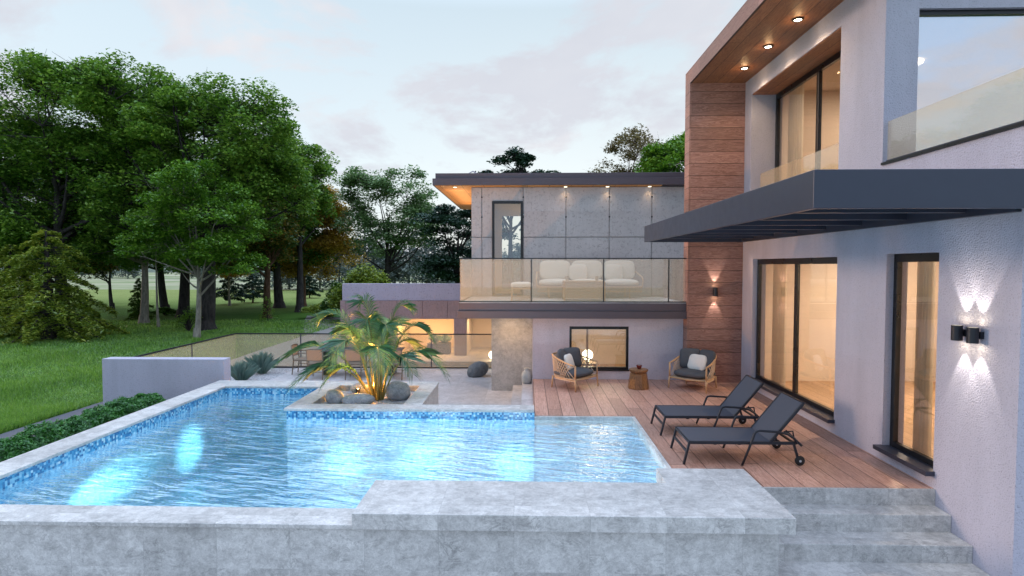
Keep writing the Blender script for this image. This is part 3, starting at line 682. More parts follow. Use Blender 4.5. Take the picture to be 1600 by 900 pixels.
# wall lamps ----------------------------------------------------------
def wall_lamp(label, loc, n_cyl, along, nrm, r=.055, h=.17, off=.10):
    t = thing('wall_lamp', label, 'wall lamp', loc, group=None)
    al, nm = Vector(along), Vector(nrm)
    span = [(i-(n_cyl-1)/2)*.23 for i in range(n_cyl)]
    pm = MB(); a = al*(span[0]-.03) + nm*.02; c = al*(span[-1]+.03) + nm*.02
    if n_cyl == 1: a, c = al*-.035 + nm*.012, al*.035 + nm*.012
    pm.bar(a, c, .04 if n_cyl>1 else .024, .075); pm.build('back_plate', M['blackmetal'], t)
    for s_ in span:
        c = al*s_ + nm*off; hs = MB(); hs.lathe([(.001,-h/2+.012),(r*.86,-h/2+.012),(r*.86,-h/2),(r,-h/2),(r,h/2),(r*.86,h/2),(r*.86,h/2-.012),(r*.001,h/2-.012)], tuple(c), 28)
        hs.tube([al*s_+nm*.02, c], .016, 8); hs = hs.build('housing', M['blackmetal'], t, smooth='auto')
        for sg in (1,-1):
            ln = MB(); ln.lathe([(.001,0),(r*.8,0),(r*.8,-.003),(.001,-.003)], tuple(c+Vector((0,0,sg*(h/2-.008)))), 20); ln.build('lens', M['glow_down'], hs)
            w = Vector(loc)+c+Vector((0,0,sg*(h/2+.012)))
            spot('wall_lamp_beam', w, w+Vector((0,0,sg))-nm*.13, LAMP*(1 if n_cyl>1 else 1.1), 56, .55, (1,.93,.84), .012, t)
LAMP = 9
wall_lamp('black double cylinder wall lamp shining up and down the rendered wall', (4.93,6.47,1.945), 2, (0,1,0), (-1,0,0))
wall_lamp('small black cylinder wall lamp shining on the timber fin', (4.29,13.328,2.10), 1, (1,0,0), (0,-1,0), .05, .19, .085)

# ------------------------------------------------------------------ left wing
W = thing('house_wing', 'flat-roofed concrete-panelled house wing with a balcony over a low rendered room', 'house wing', (1,16,-.6))
b = MB(); b.box(.13,1.0,13.65,13.95,-.6,1.468); b.box(2.4,3.678,13.65,13.95,-.6,1.468); b.box(1.0,2.4,13.65,13.95,-.6,.23); b.box(1.0,2.4,13.65,13.95,1.26,1.468); b.box(.13,.43,13.95,16.6,-.6,1.468)
hp(b,'lower_wall','stucco',W)
f = MB(); f.box(1.0,1.055,13.67,13.75,.23,1.26); f.box(2.345,2.4,13.67,13.75,.23,1.26); f.box(1.055,2.345,13.67,13.75,1.19,1.26); f.box(1.055,2.345,13.67,13.75,.23,.29); f.box(.985,2.415,13.62,13.668,.205,.232)
f = hp(f,'window','black',W); m = MB(); m.box(1.05,2.345,13.705,13.715,.29,1.19); hp(m,'pane','glass',f)
m = MB(); m.box(1.41,1.455,13.74,13.78,.29,1.19); hp(m,'mullion','interior_dk',f)
b = MB(); b.box(.44,5.0,17.4,17.5,-.3,1.46); b.box(.432,5.0,13.952,17.4,1.44,1.466); b.box(.432,.46,13.952,17.4,-.3,1.44); b.box(3.9,4.0,13.96,17.4,-.3,1.44); hp(b,'room_lining','interior',W)
b = MB(); b.box(.432,3.9,13.952,17.4,-.32,-.28); hp(b,'room_floor','interior_floor',W)
b = MB(); b.box(-1.60,3.678,13.40,16.1,1.645,1.825); b.box(-1.64,3.678,13.36,16.4,1.47,1.64); hp(b,'balcony_slab','dark_wing',W)
b = MB(); b.box(-1.59,3.676,13.41,16.09,1.826,1.842); hp(b,'balcony_floor','paver',W)
b = MB(); b.box(-1.555,-.98,16.14,16.4,1.64,4.89); b.box(-.125,6,16.14,16.4,1.64,4.89); b.box(-.98,-.125,16.14,16.4,4.49,4.89); b.box(-1.555,-1.3,16.4,22.2,1.47,4.89); b.box(-1.3,-1.02,22,22.2,1.47,4.89); b.box(.5,6,22,22.2,1.47,4.89); b.box(-1.02,.5,22,22.2,4.75,4.89)
hp(b,'wall','concrete',W)
jo = [-1.56,-1.27,-.118,1.07,2.27,3.44,4.7]; b = MB(); j = .012
for a,c in zip(jo[:-1],jo[1:]):
    for z0,z1 in ((1.845,3.49),(3.49,4.884)):
        l, r = a+j*(a>-1.5), c-j
        if a == -1.27:
            b.box(l,-.985,16.10,16.139,z0+j,z1-j)
            if z0 > 3: b.box(-.985,r,16.10,16.139,4.495,z1-j)
        else: b.box(l,r,16.10,16.139,z0+j,z1-j)
b.box(-1.56,-1.50,16.14,22.2,1.845,4.884) if False else None
hp(b,'wall_panels','concrete',W, bevel=.004)
b = MB()
for x in jo[1:-1]:
    for z in (2.9,4.05,4.6): b.lathe([(.001,0),(.022,0),(.022,-.01),(.001,-.01)], (x+.0,16.099,z), 10, 'y')
hp(b,'panel_bolts','black',W)
f = MB(); f.box(-.98,-.915,16.06,16.13,1.845,4.49); f.box(-.19,-.125,16.06,16.13,1.845,4.49); f.box(-.915,-.19,16.06,16.13,4.42,4.49); f.box(-.915,-.19,16.06,16.13,1.845,1.92)
f = hp(f,'balcony_door','black',W); m = MB(); m.box(-.915,-.19,16.09,16.10,1.92,4.42); hp(m,'pane','glass',f)
b = MB(); b.box(-1.29,-.84,19.0,19.1,1.7,4.84); b.box(.2,1.4,19.0,19.1,1.7,4.84); b.box(-.84,.2,19.0,19.1,4.33,4.84); b.box(-.84,.2,19.0,19.1,1.7,1.92); b.box(-1.29,3.5,16.41,19,4.84,4.88); b.box(1.4,1.5,16.41,19,1.7,4.84); b.box(-1.29,1.4,16.41,19,1.65,1.70); hp(b,'upper_room_lining','interior',W)
b = MB(); b.box(-2.6,6,15.80,22.6,4.90,5.085); b.box(-2.53,6,15.87,22.5,5.09,5.235); hp(b,'roof','dark_wing',W, bevel=.006)
b = MB(); b.box(-2.545,3.67,15.86,22.5,4.886,4.898); hp(b,'soffit','soffit_wing',W)
rh = MB(); rh.box(2.35,3.55,17.6,18.6,5.236,5.50); rh = hp(rh,'roof_hatch','parapet',W); m = MB(); m.box(2.6,3.35,17.585,17.598,5.34,5.375); hp(m,'hatch_stripe',plain('red_stripe',(.25,.03,.03)),rh)
b = MB(); b.tube([(-1.7,17,5.23),(-1.7,17,5.42),(-1.6,17,5.47),(-1.5,17,5.40)], .018, 8); hp(b,'vent_pipe','parapet',W)
room_lamp(2.0,15.6,1.44,18,1.5,1.5,W,(1,.88,.70)); room_lamp(.6,17.9,4.84,6,.3,.3,W)
for x,lb in ((-2.0,'downlight in the wing soffit at the far left corner'),(1.05,'downlight in the wing soffit nearest the balcony door'),(2.2,'downlight in the wing soffit between two others'),(3.35,'downlight in the wing soffit nearest the timber fin')):
    t = thing('downlight', lb, 'downlight', (x,15.98,4.886), group='downlights in the wing soffit')
    m = MB(); m.lathe([(.001,0),(.06,0),(.06,-.02),(.001,-.02)], n=20); m.build('trim_ring', M['paper'], t)
    m = MB(); m.lathe([(.001,-.021),(.045,-.021),(.045,-.026),(.001,-.026)], n=20); m.build('lens', M['lens_dim'], t)
    spot('downlight_beam', (x,15.98,4.85), (x,16.0,0), 3, 120, .9, (1,.66,.34), .05, t)
# warm light in the left soffit
area('soffit_strip_light', (-2.05,18.6,4.55), (-2.05,18.6,6), 9, .5, 4.0, (1,.62,.28), W)
spot('slab_downlight_beam', (-.45,14.15,1.45), (-.45,14.75,0), 26, 150, 1.0, (1,.66,.36), .06, W)
cl = MB(); cl.box(-.93,.128,14.86,15.35,-.6,1.468); tag(cl.build('stone_column', M['stone_col'], bevel=.006), 'square mottled stone column carrying the balcony slab', 'column')
# balcony railing
br = thing('balcony_railing', 'black-capped tinted glass railing round the wing balcony', 'glass railing', (1,13.42,1.84))
xs = [-1.57,.09,1.77,3.27,3.66]
for a,c in zip(xs[:-1],xs[1:]):
    m = MB(); m.box(a+.012,c-.012,13.425,13.438,1.86,2.85); m.build('pane', M['rail_glass'], br, world=True)
for x in xs[1:-1]:
    m = MB(); m.box(x-.011,x+.011,13.415,13.45,1.842,2.85); m.build('post', M['black'], br, world=True)
m = MB(); m.box(-1.576,-1.563,13.45,16.09,1.86,2.85); m.build('pane', M['rail_glass'], br, world=True)
m = MB(); m.box(-1.59,3.67,13.415,13.448,2.856,2.880); m.box(-1.586,-1.554,13.448,16.09,2.856,2.880); m.build('handrail', M['black'], br, world=True)
m = MB(); m.box(-1.59,3.67,13.412,13.45,1.843,1.868); m.box(-1.585,-1.552,13.452,16.09,1.843,1.868); m.build('base_channel', M['black'], br, world=True)

def globe_lamp(label, loc, r):
    t = thing('globe_lamp', label, 'lamp', loc)
    m = MB(); m.lathe([(.001,0),(r*.5,0),(r*.5,.02),(.02,.03),(.02,.06),(.001,.06)], n=20); m.build('base', M['white'], t)
    m = MB(); m.blob((0,0,r+.05), (2*r,2*r,2*r), 2, 24, 16); m.build('globe', M['glow_sphere'], t, smooth=True)
globe_lamp('glowing white globe lamp behind the low window of the wing', (1.50,14.3,.30), .13)
globe_lamp('glowing white globe lamp on the annex ledge beside the stone column', (-1.14,19.0,-.452), .14)
tb = MB(); tb.box(1.25,1.75,14.05,14.55,.27,.30); tb.box(1.29,1.33,14.1,14.14,-.28,.27); tb.box(1.67,1.71,14.1,14.14,-.28,.27); tb.box(1.29,1.33,14.46,14.5,-.28,.27); tb.box(1.67,1.71,14.46,14.5,-.28,.27)
tag(tb.build('console_table', M['interior_dk']), 'small table carrying the globe lamp inside the low room', 'table')

# ------------------------------------------------------------------ annex with lit niche
A = thing('garden_annex', 'low pink-clad annex with a warm lit niche behind the plaza', 'annex', (-3.5,22,-.6))
b = MB(); b.box(-6.5,.0,20.04,20.3,1.475,2.07); hp(b,'parapet','parapet',A,bevel=.01)
b = MB(); b.box(-6.55,-4.57,20.03,26,-.6,1.47); b.box(-4.57,0,20.03,26,.85,1.47); b.box(-2.55,-2.13,20.03,26,-.6,.85); b.box(-4.57,0,22.0,26,-.6,.85)
hp(b,'wall','clad',A)
b = MB()
for a,c in ((-6.56,-6.37),(-6.355,-5.46),(-5.445,-4.575)): b.box(a,c,20.0,20.028,-.6,1.472)
for a,c in ((-4.56,-3.665),(-3.65,-2.79),(-2.775,-1.89),(-1.875,-.95),(-.935,0)): b.box(a,c,20.0,20.028,.855,1.472)
b.box(-2.545,-2.135,20.0,20.028,-.445,.85)
hp(b,'clad_panels','clad',A)
b = MB(); b.box(-4.568,-4.55,20.03,21.99,-.445,.848); b.box(-2.57,-2.552,20.03,21.99,-.445,.848); b.box(-4.55,-2.57,21.97,21.99,-.445,.848); b.box(-4.55,-2.57,20.03,21.97,.83,.848)
b.box(-2.128,-2.11,20.03,21.99,-.445,.848); b.box(-2.11,0,21.97,21.99,-.445,.848); hp(b,'niche_lining','interior',A)
b = MB(); b.box(-6.0,0,18.75,21.99,-.6,-.45); hp(b,'ledge','paver',A,bevel=.006)
b = MB(); b.box(-3.55,-2.75,20.25,20.65,-.45,-.06); hp(b,'trough','path',A,bevel=.006)
area('niche_light', (-3.56,20.35,.815), (-3.56,20.8,-1), 34, 1.8,.06, (1,.62,.26), A); area('niche_light', (-1.1,20.35,.815), (-1.1,20.8,-1), 15, 1.8,.06, (1,.66,.34), A)
tuft('green grass clump growing in the annex trough', (-3.3,20.45,-.07), .34, .22, 250, 7); tuft('green grass clump at the right end of the annex trough', (-2.95,20.45,-.07), .32, .22, 250, 8)

# ------------------------------------------------------------------ sun loungers
def make_lounger():
    t = thing('sun_lounger', 'dark mesh sun lounger nearest the camera on the wooden deck', 'sun lounger', (2.13,7.80,0), group='sun loungers on the deck')
    Wd = .69; y0, y1 = 0, Wd; zf = .30; bw = .032
    f = MB()
    for y in (y0,y1): f.bar((.06,y,zf),(1.50,y,zf),.028,.04)
    for x in (.075,.62,1.20,1.485): f.bar((x,y0,zf-.004),(x,y1,zf-.004),.03,.026)
    f.build('frame', M['blackmetal'], t, bevel=.004)
    for y in (y0,y1):
        m = MB(); m.bar((.075,y,zf+.015),(.0,y,0),bw,.03); m.build('leg', M['blackmetal'], t, bevel=.003)
    m = MB(); m.bar((.045,y0,.17),(.045,y1,.17),.02,.035); m.build('stretcher', M['blackmetal'], t)
    for y,s_ in ((y0-.03,-1),(y1+.03,1)):
        m = MB(); m.tube([(.775,y,0),(.86,y,.22),(.935,y,.43),(.955,y,.465),(1.0,y,.475),(1.25,y,.46),(1.38,y,.43),(1.47,y,.37),(1.50,y,.30)], .0165, 8)
        m.build('arm_leg', M['blackmetal'], t, smooth=True)
    for y in (y0+.02,y1-.02):
        m = MB(); m.bar((1.47,y,zf+.02),(1.545,y,.075),.03,.03); m.build('leg', M['blackmetal'], t, bevel=.003)
        m = MB(); m.bar((1.38,y+.02,.46),(1.60,y+.02,.25),.016,.03); m.tube([(1.36,y+.03,.44),(1.48,y+.03,.45),(1.50,y+.03,.33)],.012,6); m.build('back_strut', M['blackmetal'], t)
    for y in (y0-.035,y1+.005):
        m = MB(); m.lathe([(.001,0),(.055,0),(.065,.008),(.065,.026),(.055,.034),(.001,.034)], (1.55,y,.066), 24, 'y'); w = m.build('wheel', M['rubber'], t, smooth='auto')
        m = MB(); m.lathe([(.001,-.003),(.016,-.003),(.016,.037),(.001,.037)], (1.55,y,.066), 12, 'y'); m.build('hub', M['hub'], w)
    m = MB(); m.box(.08,1.22,y0+.014,y1-.014,zf+.012,zf+.018); m.build('seat_sling', M['sling'], t)
    # back rest
    hx, hz, tx, tz = 1.17, zf+.015, 1.60, .84
    m = MB()
    for y in (y0+.018,y1-.018): m.bar((hx,y,hz),(tx,y,tz),.03,.035)
    m.bar((tx,y0+.018,tz),(tx,y1-.018,tz),.03,.03); bk = m.build('backrest_frame', M['blackmetal'], t, bevel=.003)
    n = Vector((-(tz-hz),0,tx-hx)).normalized()*.012
    m = MB(); m.add([Vector((hx,y0+.03,hz))+n,Vector((tx,y0+.03,tz))+n,Vector((tx,y1-.03,tz))+n,Vector((hx,y1-.03,hz))+n]+[Vector((hx,y0+.03,hz))+n*.3,Vector((tx,y0+.03,tz))+n*.3,Vector((tx,y1-.03,tz))+n*.3,Vector((hx,y1-.03,hz))+n*.3],
                    [(0,3,2,1),(4,5,6,7),(0,1,5,4),(1,2,6,5),(2,3,7,6),(3,0,4,7)]); m.build('back_sling', M['sling'], bk)
    for x in (.45,.78): 
        m = MB(); m.blob((x,y0+.10,zf-.035),(.07,.05,.05),2.5,10,8); m.build('clamp', M['black'], t, smooth=True)
    return t
l1 = make_lounger(); l2 = copy_tree(l1); l2.location = (2.12,9.12,0); l2['label'] = 'dark mesh sun lounger behind the other one, further from the camera'

# ------------------------------------------------------------------ wicker armchairs
def make_armchair():
    t = thing('wicker_armchair', 'rope-backed armchair with charcoal cushions in front of the low window', 'armchair', (0,0,0), group='rope armchairs on the deck')
    fl = Vector((-.42,-.36,0)); fr = Vector((.42,-.36,0)); bl = Vector((-.34,.30,0)); br_ = Vector((.34,.30,0))
    # plan curve of the shell from front-left round the back to front-right
    def plan(s):   # s 0..1
        a = s*PI; x = -math.cos(a); y = math.sin(a)
        x = math.copysign(abs(x)**.55, x)*.43; yy = -.36 + (abs(y)**.75)*.76
        return x, yy
    def rim(s): x,y = plan(s); k = math.sin(s*PI); return Vector((x*(1+.03*k),y+.03*k,.55+.17*min(1,k*1.25)))
    def rail(s): x,y = plan(s); return Vector((x*.96,y*.94 if y>0 else y,.245))
    n = 40; f = MB(); f.tube([rim(i/n) for i in range(n+1)], .019, 8); f.tube([rail(i/n) for i in range(n+1)], .017, 8); f.tube([rail(0), Vector((0,-.385,.235)), rail(1)], .019, 8)
    for p in (fl, fr): f.tube([p+Vector((0,0,.24)), p+Vector((0,0,.55))], .019, 8)
    f.build('frame', M['teak'], t, smooth=True)
    for p,sx,sy in ((fl,-1,-1),(fr,1,-1),(bl,-1,1),(br_,1,1)):
        m = MB(); m.tube([p+Vector((0,0,.26)), p+Vector((sx*.012,sy*.02,0))], [.022,.014], 8); m.build('leg', M['teak'], t, smooth=True)
    w = MB(); k = 36
    for i in range(-4,k+5):
        for dlt in (3.4,-3.4):
            a, c = i/k, (i+dlt)/k
            if 0 <= a <= 1 and 0 <= c <= 1:
                p = [rail(a).lerp(rim(c),0), (rail(a+(c-a)*.5).lerp(rim(a+(c-a)*.5),.5)), rim(c)]; w.tube(p, .0075, 5)
    for i in range(n):   # woven base band
        if i%1==0:
            a = rail(i/n); c = rail((i+1)/n); w.bar(a+Vector((0,0,-.02)), c+Vector((0,0,-.02)), .012, .045)
    w.build('rope_weave', M['rope'], t)
    m = MB(); m.prism([(x*.93,y*.9-.01) for x,y in [plan(i/14) for i in range(15)]], .235, .26); m.build('seat_base', M['rope'], t)
    m = MB(); m.blob((0,-.02,.335),(.80,.74,.17),3.6,36,14,ez=2.6); m.build('seat_cushion', M['cush_dark'], t, smooth=True)
    for (x,y,rz) in ((-.185,.165,.42),(.185,.165,-.42)):
        rot = Matrix.Rotation(rz,3,'Z') @ Matrix.Rotation(R(76),3,'X')
        m = MB(); m.blob((x,y,.615),(.47,.46,.19),5.5,36,16,.012,rot,3,ez=2.2); m.build('back_cushion', M['cush_dark'], t, smooth=True)
    return t
c1 = make_armchair(); c2 = copy_tree(c1)
c1.location = (1.02,12.80,0); c1.rotation_euler = (0,0,R(50)); c2.location = (3.70,12.74,0); c2.rotation_euler = (0,0,R(-41))
c2['label'] = 'rope-backed armchair with charcoal cushions in front of the timber fin'
def throw(label, ch, loc, size, rot, mat='cush_white', group=None):
    m = MB(); m.blob((0,0,0), size, 3.4, 28, 18, .02, None, 5, ez=2.2); 
    for i,v in enumerate(m.v):   # pinched corners
        x,y,z = v; k = abs(x/(size[0]/2))*abs(y/(size[1]/2)); m.v[i] = (x*(1+.06*k), y*(1+.06*k), z)
    o = m.build('throw_pillow', M[mat], smooth=True)
    o.matrix_world = ch @ Matrix.Translation(loc) @ rot.to_4x4(); return tag(o, label, 'cushion', group)
bpy.context.view_layer.update()
def chm(o): return Matrix.Translation(o.location) @ Matrix.Rotation(o.rotation_euler.z,4,'Z')
pr_ = Matrix.Rotation(R(72),3,'X')
throw('beige throw pillow on the armchair before the low window', chm(c1), (-.10,.03,.56), (.40,.36,.13), Matrix.Rotation(.25,3,'Z') @ pr_, group='pale pillows on the armchairs')
throw('beige throw pillow on the armchair before the timber fin', chm(c2), (.03,.05,.56), (.44,.36,.13), Matrix.Rotation(-.12,3,'Z') @ pr_, group='pale pillows on the armchairs')
# drum side table and cup
st = thing('side_table', 'small faceted walnut drum side table between the two armchairs', 'side table', (2.45,12.68,0))
m = MB(); m.lathe([(.235,0),(.235,.015),(.185,.33),(.17,.345)], n=9); m.build('base', M['stool_wood'], st)
m = MB(); m.lathe([(.17,.346),(.205,.375),(.212,.40),(.212,.425),(.001,.43)], n=9); m.build('table_top', M['stool_wood'], st)
cp = thing('cup', 'maroon cup standing on the walnut drum side table', 'cup', (2.46,12.66,.43))
m = MB(); m.lathe([(.001,0),(.03,0),(.045,.02),(.058,.055),(.062,.085),(.055,.085),(.05,.05),(.001,.03)], n=24); m.build('cup_body', M['cup'], cp, smooth='auto')
m = MB(); m.lathe([(.001,.070),(.052,.070),(.052,.072),(.001,.072)], n=20); m.build('drink', M['cup_in'], cp)

# ------------------------------------------------------------------ balcony lounge
BZ = 1.842
sf = thing('garden_sofa', 'long three-seat rope sofa with off-white cushions on the balcony', 'sofa', (1.62,15.45,BZ))
m = MB(); hw, d0, d1 = 1.36, -.42, .42
m.bar((-hw,d0,.30),(hw,d0,.30),.04,.05); m.bar((-hw,d1,.30),(hw,d1,.30),.04,.05)
for x in (-hw,hw): m.bar((x,d0,.30),(x,d1,.30),.04,.05); m.tube([(x,d0,.32),(x*1.02,d0,.50),(x*1.01,d0+.1,.56),(x,d1,.68)],.02,8)
m.tube([(-hw,d1,.68),(hw,d1,.68)],.02,8); m.build('frame', M['rope'], sf, smooth=False)
m = MB()
for i in range(68): x = -hw+.02+i*(2*hw-.04)/67; m.bar((x,d0,.19),(x,d0,.31),.02,.014)
m.bar((-hw,d0,.18),(hw,d0,.18),.03,.03); m.build('rope_apron', M['rope'], sf)
for x in (-1.05,1.05):
    for y in (d0+.05,d1-.05):
        m = MB(); m.tube([(x,y,.30),(x,y,0)], [.02,.014], 8); m.build('leg', M['rope'], sf)
for x in (-.87,0,.87):
    m = MB(); m.blob((x,-.04,.40),(.90,.80,.22),4,30,14,ez=2.6); m.build('seat_cushion', M['cush_white'], sf, smooth=True)
    m = MB(); m.blob((x-.0,.30,.74),(.84,.2,.52),5,28,18,.01,Matrix.Rotation(-.2,3,'X'),2,ez=4.5); m.build('back_cushion', M['cush_white'], sf, smooth=True)
sm_ = Matrix.Translation(sf.location)
throw('square off-white pillow at the middle of the balcony sofa', sm_, (-.25,.10,.68), (.48,.44,.15), Matrix.Rotation(R(75),3,'X'), group='pillows on the balcony sofa')
throw('square off-white pillow on the right seat of the balcony sofa', sm_, (.70,.10,.68), (.48,.44,.15), Matrix.Rotation(R(75),3,'X'), group='pillows on the balcony sofa')
ct = thing('coffee_table', 'boxy slatted pale coffee table on the balcony', 'coffee table', (1.40,14.40,BZ))
m = MB(); m.box(-.50,.50,-.28,.28,.455,.485); m.build('table_top', M['rope'], ct, bevel=.01)
m = MB()
for i in range(11): z = .05+i*.037; m.box(-.485,.485,-.265,.265,z,z+.026)
m.build('slat_body', M['rope'], ct)
for sx in (-1,1):
    for sy in (-1,1): m = MB(); m.box(sx*.49-.02,sx*.49+.02,sy*.27-.02,sy*.27+.02,0,.454); m.build('leg', M['teak'], ct)
def papercup(label, x):
    o = MB().lathe([(.001,0),(.036,0),(.046,.10),(.048,.10),(.048,.115),(.001,.118)], n=18).build('cup', M['paper'], smooth='auto'); o.location = (x,14.34,BZ+.485); tag(o,label,'cup','cups on the balcony table')
papercup('pale takeaway cup at the left end of the balcony table', .99); papercup('pale takeaway cup near the right end of the balcony table', 1.72)
o = MB().box(-.2,.2,-.12,.12,0,.025).build('book', M['white'], bevel=.006); o.location = (1.38,14.38,BZ+.485); tag(o,'thin white book lying flat on the balcony table','book')
ot = thing('ottoman', 'pale cushioned rope ottoman at the left end of the balcony', 'ottoman', (-.14,14.2,BZ))
m = MB(); m.box(-.25,.25,-.24,.24,.28,.32); m.build('frame', M['rope'], ot)
for z in (.10,.05):
    for y in (-.24,.24): m = MB(); m.bar((-.24,y,z),(.24,y,z),.016,.016); m.build('stretcher', M['rope'], ot)
for sx in (-1,1):
    for sy in (-1,1): m = MB(); m.tube([(sx*.235,sy*.225,.28),(sx*.245,sy*.235,0)],.016,8); m.build('leg', M['rope'], ot)
m = MB(); m.blob((0,0,.385),(.54,.52,.15),5,26,12,ez=3); m.build('cushion', M['cush_white'], ot, smooth=True)

# ------------------------------------------------------------------ dining set on the plaza
PZ = -.55
dt = thing('dining_table', 'black dining table on the plaza half hidden by the palm', 'table', (-5.0,17.05,PZ))
m = MB(); m.box(-1.25,1.25,-.45,.45,.71,.745); m.build('table_top', M['blackmetal'], dt, bevel=.008)
for x in (-.92,.92): m = MB(); m.box(x-.12,x+.12,-.25,.25,0,.709); m.build('leg', M['black'], dt)
def make_dining():
    t = thing('dining_chair', 'cane-backed wooden armchair at the left head of the dining table', 'dining chair', (0,0,0), group='cane chairs round the dining table')
    m = MB(); m.box(-.25,.25,-.24,.24,.41,.455); m.build('seat', M['chair_wood'], t, bevel=.012)
    for x,y,h_ in ((-.24,-.23,.64),(.24,-.23,.64)):
        m = MB(); m.tube([(x*1.03,y-.02,0),(x,y,.41),(x*1.02,y,h_)],[.015,.019,.016],7); m.build('leg', M['chair_wood'], t, smooth=True)
    for x in (-.22,.22):
        m = MB(); m.tube([(x,.29,0),(x,.24,.42),(x*1.03,.30,.86)],[.015,.02,.015],7); m.build('leg', M['chair_wood'], t, smooth=True)
        m = MB(); m.tube([(x*1.12,-.26,.64),(x*1.18,.0,.66),(x*1.05,.275,.66)],.017,7); m.build('armrest', M['chair_wood'], t, smooth=True)
    m = MB(); m.tube([(-.227,.30,.86),(0,.335,.885),(.227,.30,.86)],.018,7); m.build('back_rail', M['chair_wood'], t, smooth=True)
    m = MB(); m.tube([(-.22,.265,.55),(0,.30,.55),(.22,.265,.55)],.013,7); m.build('back_rail', M['chair_wood'], t, smooth=True)
    for a,c,r_ in (((-.235,-.23,.20),(.235,-.23,.20),.01),((-.235,.26,.20),(.235,.26,.20),.01),((-.23,-.23,.26),(-.23,.26,.26),.01),((.23,-.23,.26),(.23,.26,.26),.01)):
        m = MB(); m.tube([a,c],r_,6); m.build('stretcher', M['chair_wood'], t, smooth=True)
    m = MB(); n = 8
    vs = []
    for i in range(n+1):
        u = -1+2*i/n
        for z,yy in ((.555,.268),(.855,.303)): vs.append((u*.215, yy+.032*(1-u*u), z)); vs.append((u*.215, yy+.040*(1-u*u)+.004, z))
    fs = []
    for i in range(n): a=i*4; fs += [(a,a+4,a+6,a+2),(a+1,a+3,a+7,a+5)]
    m.add(vs,fs); m.build('back_panel', M['cane'], t)
    return t
d0_ = make_dining()
spots = [(-6.72,17.1,R(90),None),(-6.05,16.42,R(180),'cane-backed armchair facing away, leftmost along the near table side'),(-4.95,16.42,R(180),'cane-backed armchair facing away, half behind the palm fronds'),(-3.75,16.42,R(176),'cane-backed armchair facing away, right of the palm stems')]
for i,(x,y,a,lb) in enumerate(spots):
    o = d0_ if i == 0 else copy_tree(d0_)
    o.location = (x,y,PZ); o.rotation_euler = (0,0,a)
    if lb: o['label'] = lb

CLX, CLY = 5.7, .45
HAZE = 0
# ------------------------------------------------------------------ trees
def bez(a, c, b, n):
    t = np.linspace(0,1,n)[:,None]; return a*(1-t)**2 + c*2*t*(1-t) + b*t*t
def tubes_np(paths):
    """many tapered tubes -> V,F ; paths: list of (pts(n,3), r0, r1, sides)"""
    Vs, Fs, k = [], [], 0
    for P, r0, r1, ns in paths:
        n = len(P); T = np.gradient(P, axis=0); T /= np.linalg.norm(T,axis=1)[:,None]+1e-9
        ref = np.array([.31,.17,.93]) if abs(T[0,2]) < .9 else np.array([1.,.1,0]); U = np.cross(T, ref); U /= np.linalg.norm(U,axis=1)[:,None]; Wv = np.cross(T,U)
        a = np.arange(ns)*2*PI/ns; r = np.linspace(r0,r1,n)[:,None,None]
        V = P[:,None,:] + r*(np.cos(a)[None,:,None]*U[:,None,:] + np.sin(a)[None,:,None]*Wv[:,None,:])
        i, j = np.meshgrid(np.arange(n-1), np.arange(ns), indexing='ij'); j2 = (j+1)%ns
        F = np.stack([i*ns+j, i*ns+j2, (i+1)*ns+j2, (i+1)*ns+j], -1).reshape(-1,4) + k
        Vs.append(V.reshape(-1,3)); Fs.append(F); k += n*ns
    return np.concatenate(Vs), np.concatenate(Fs)

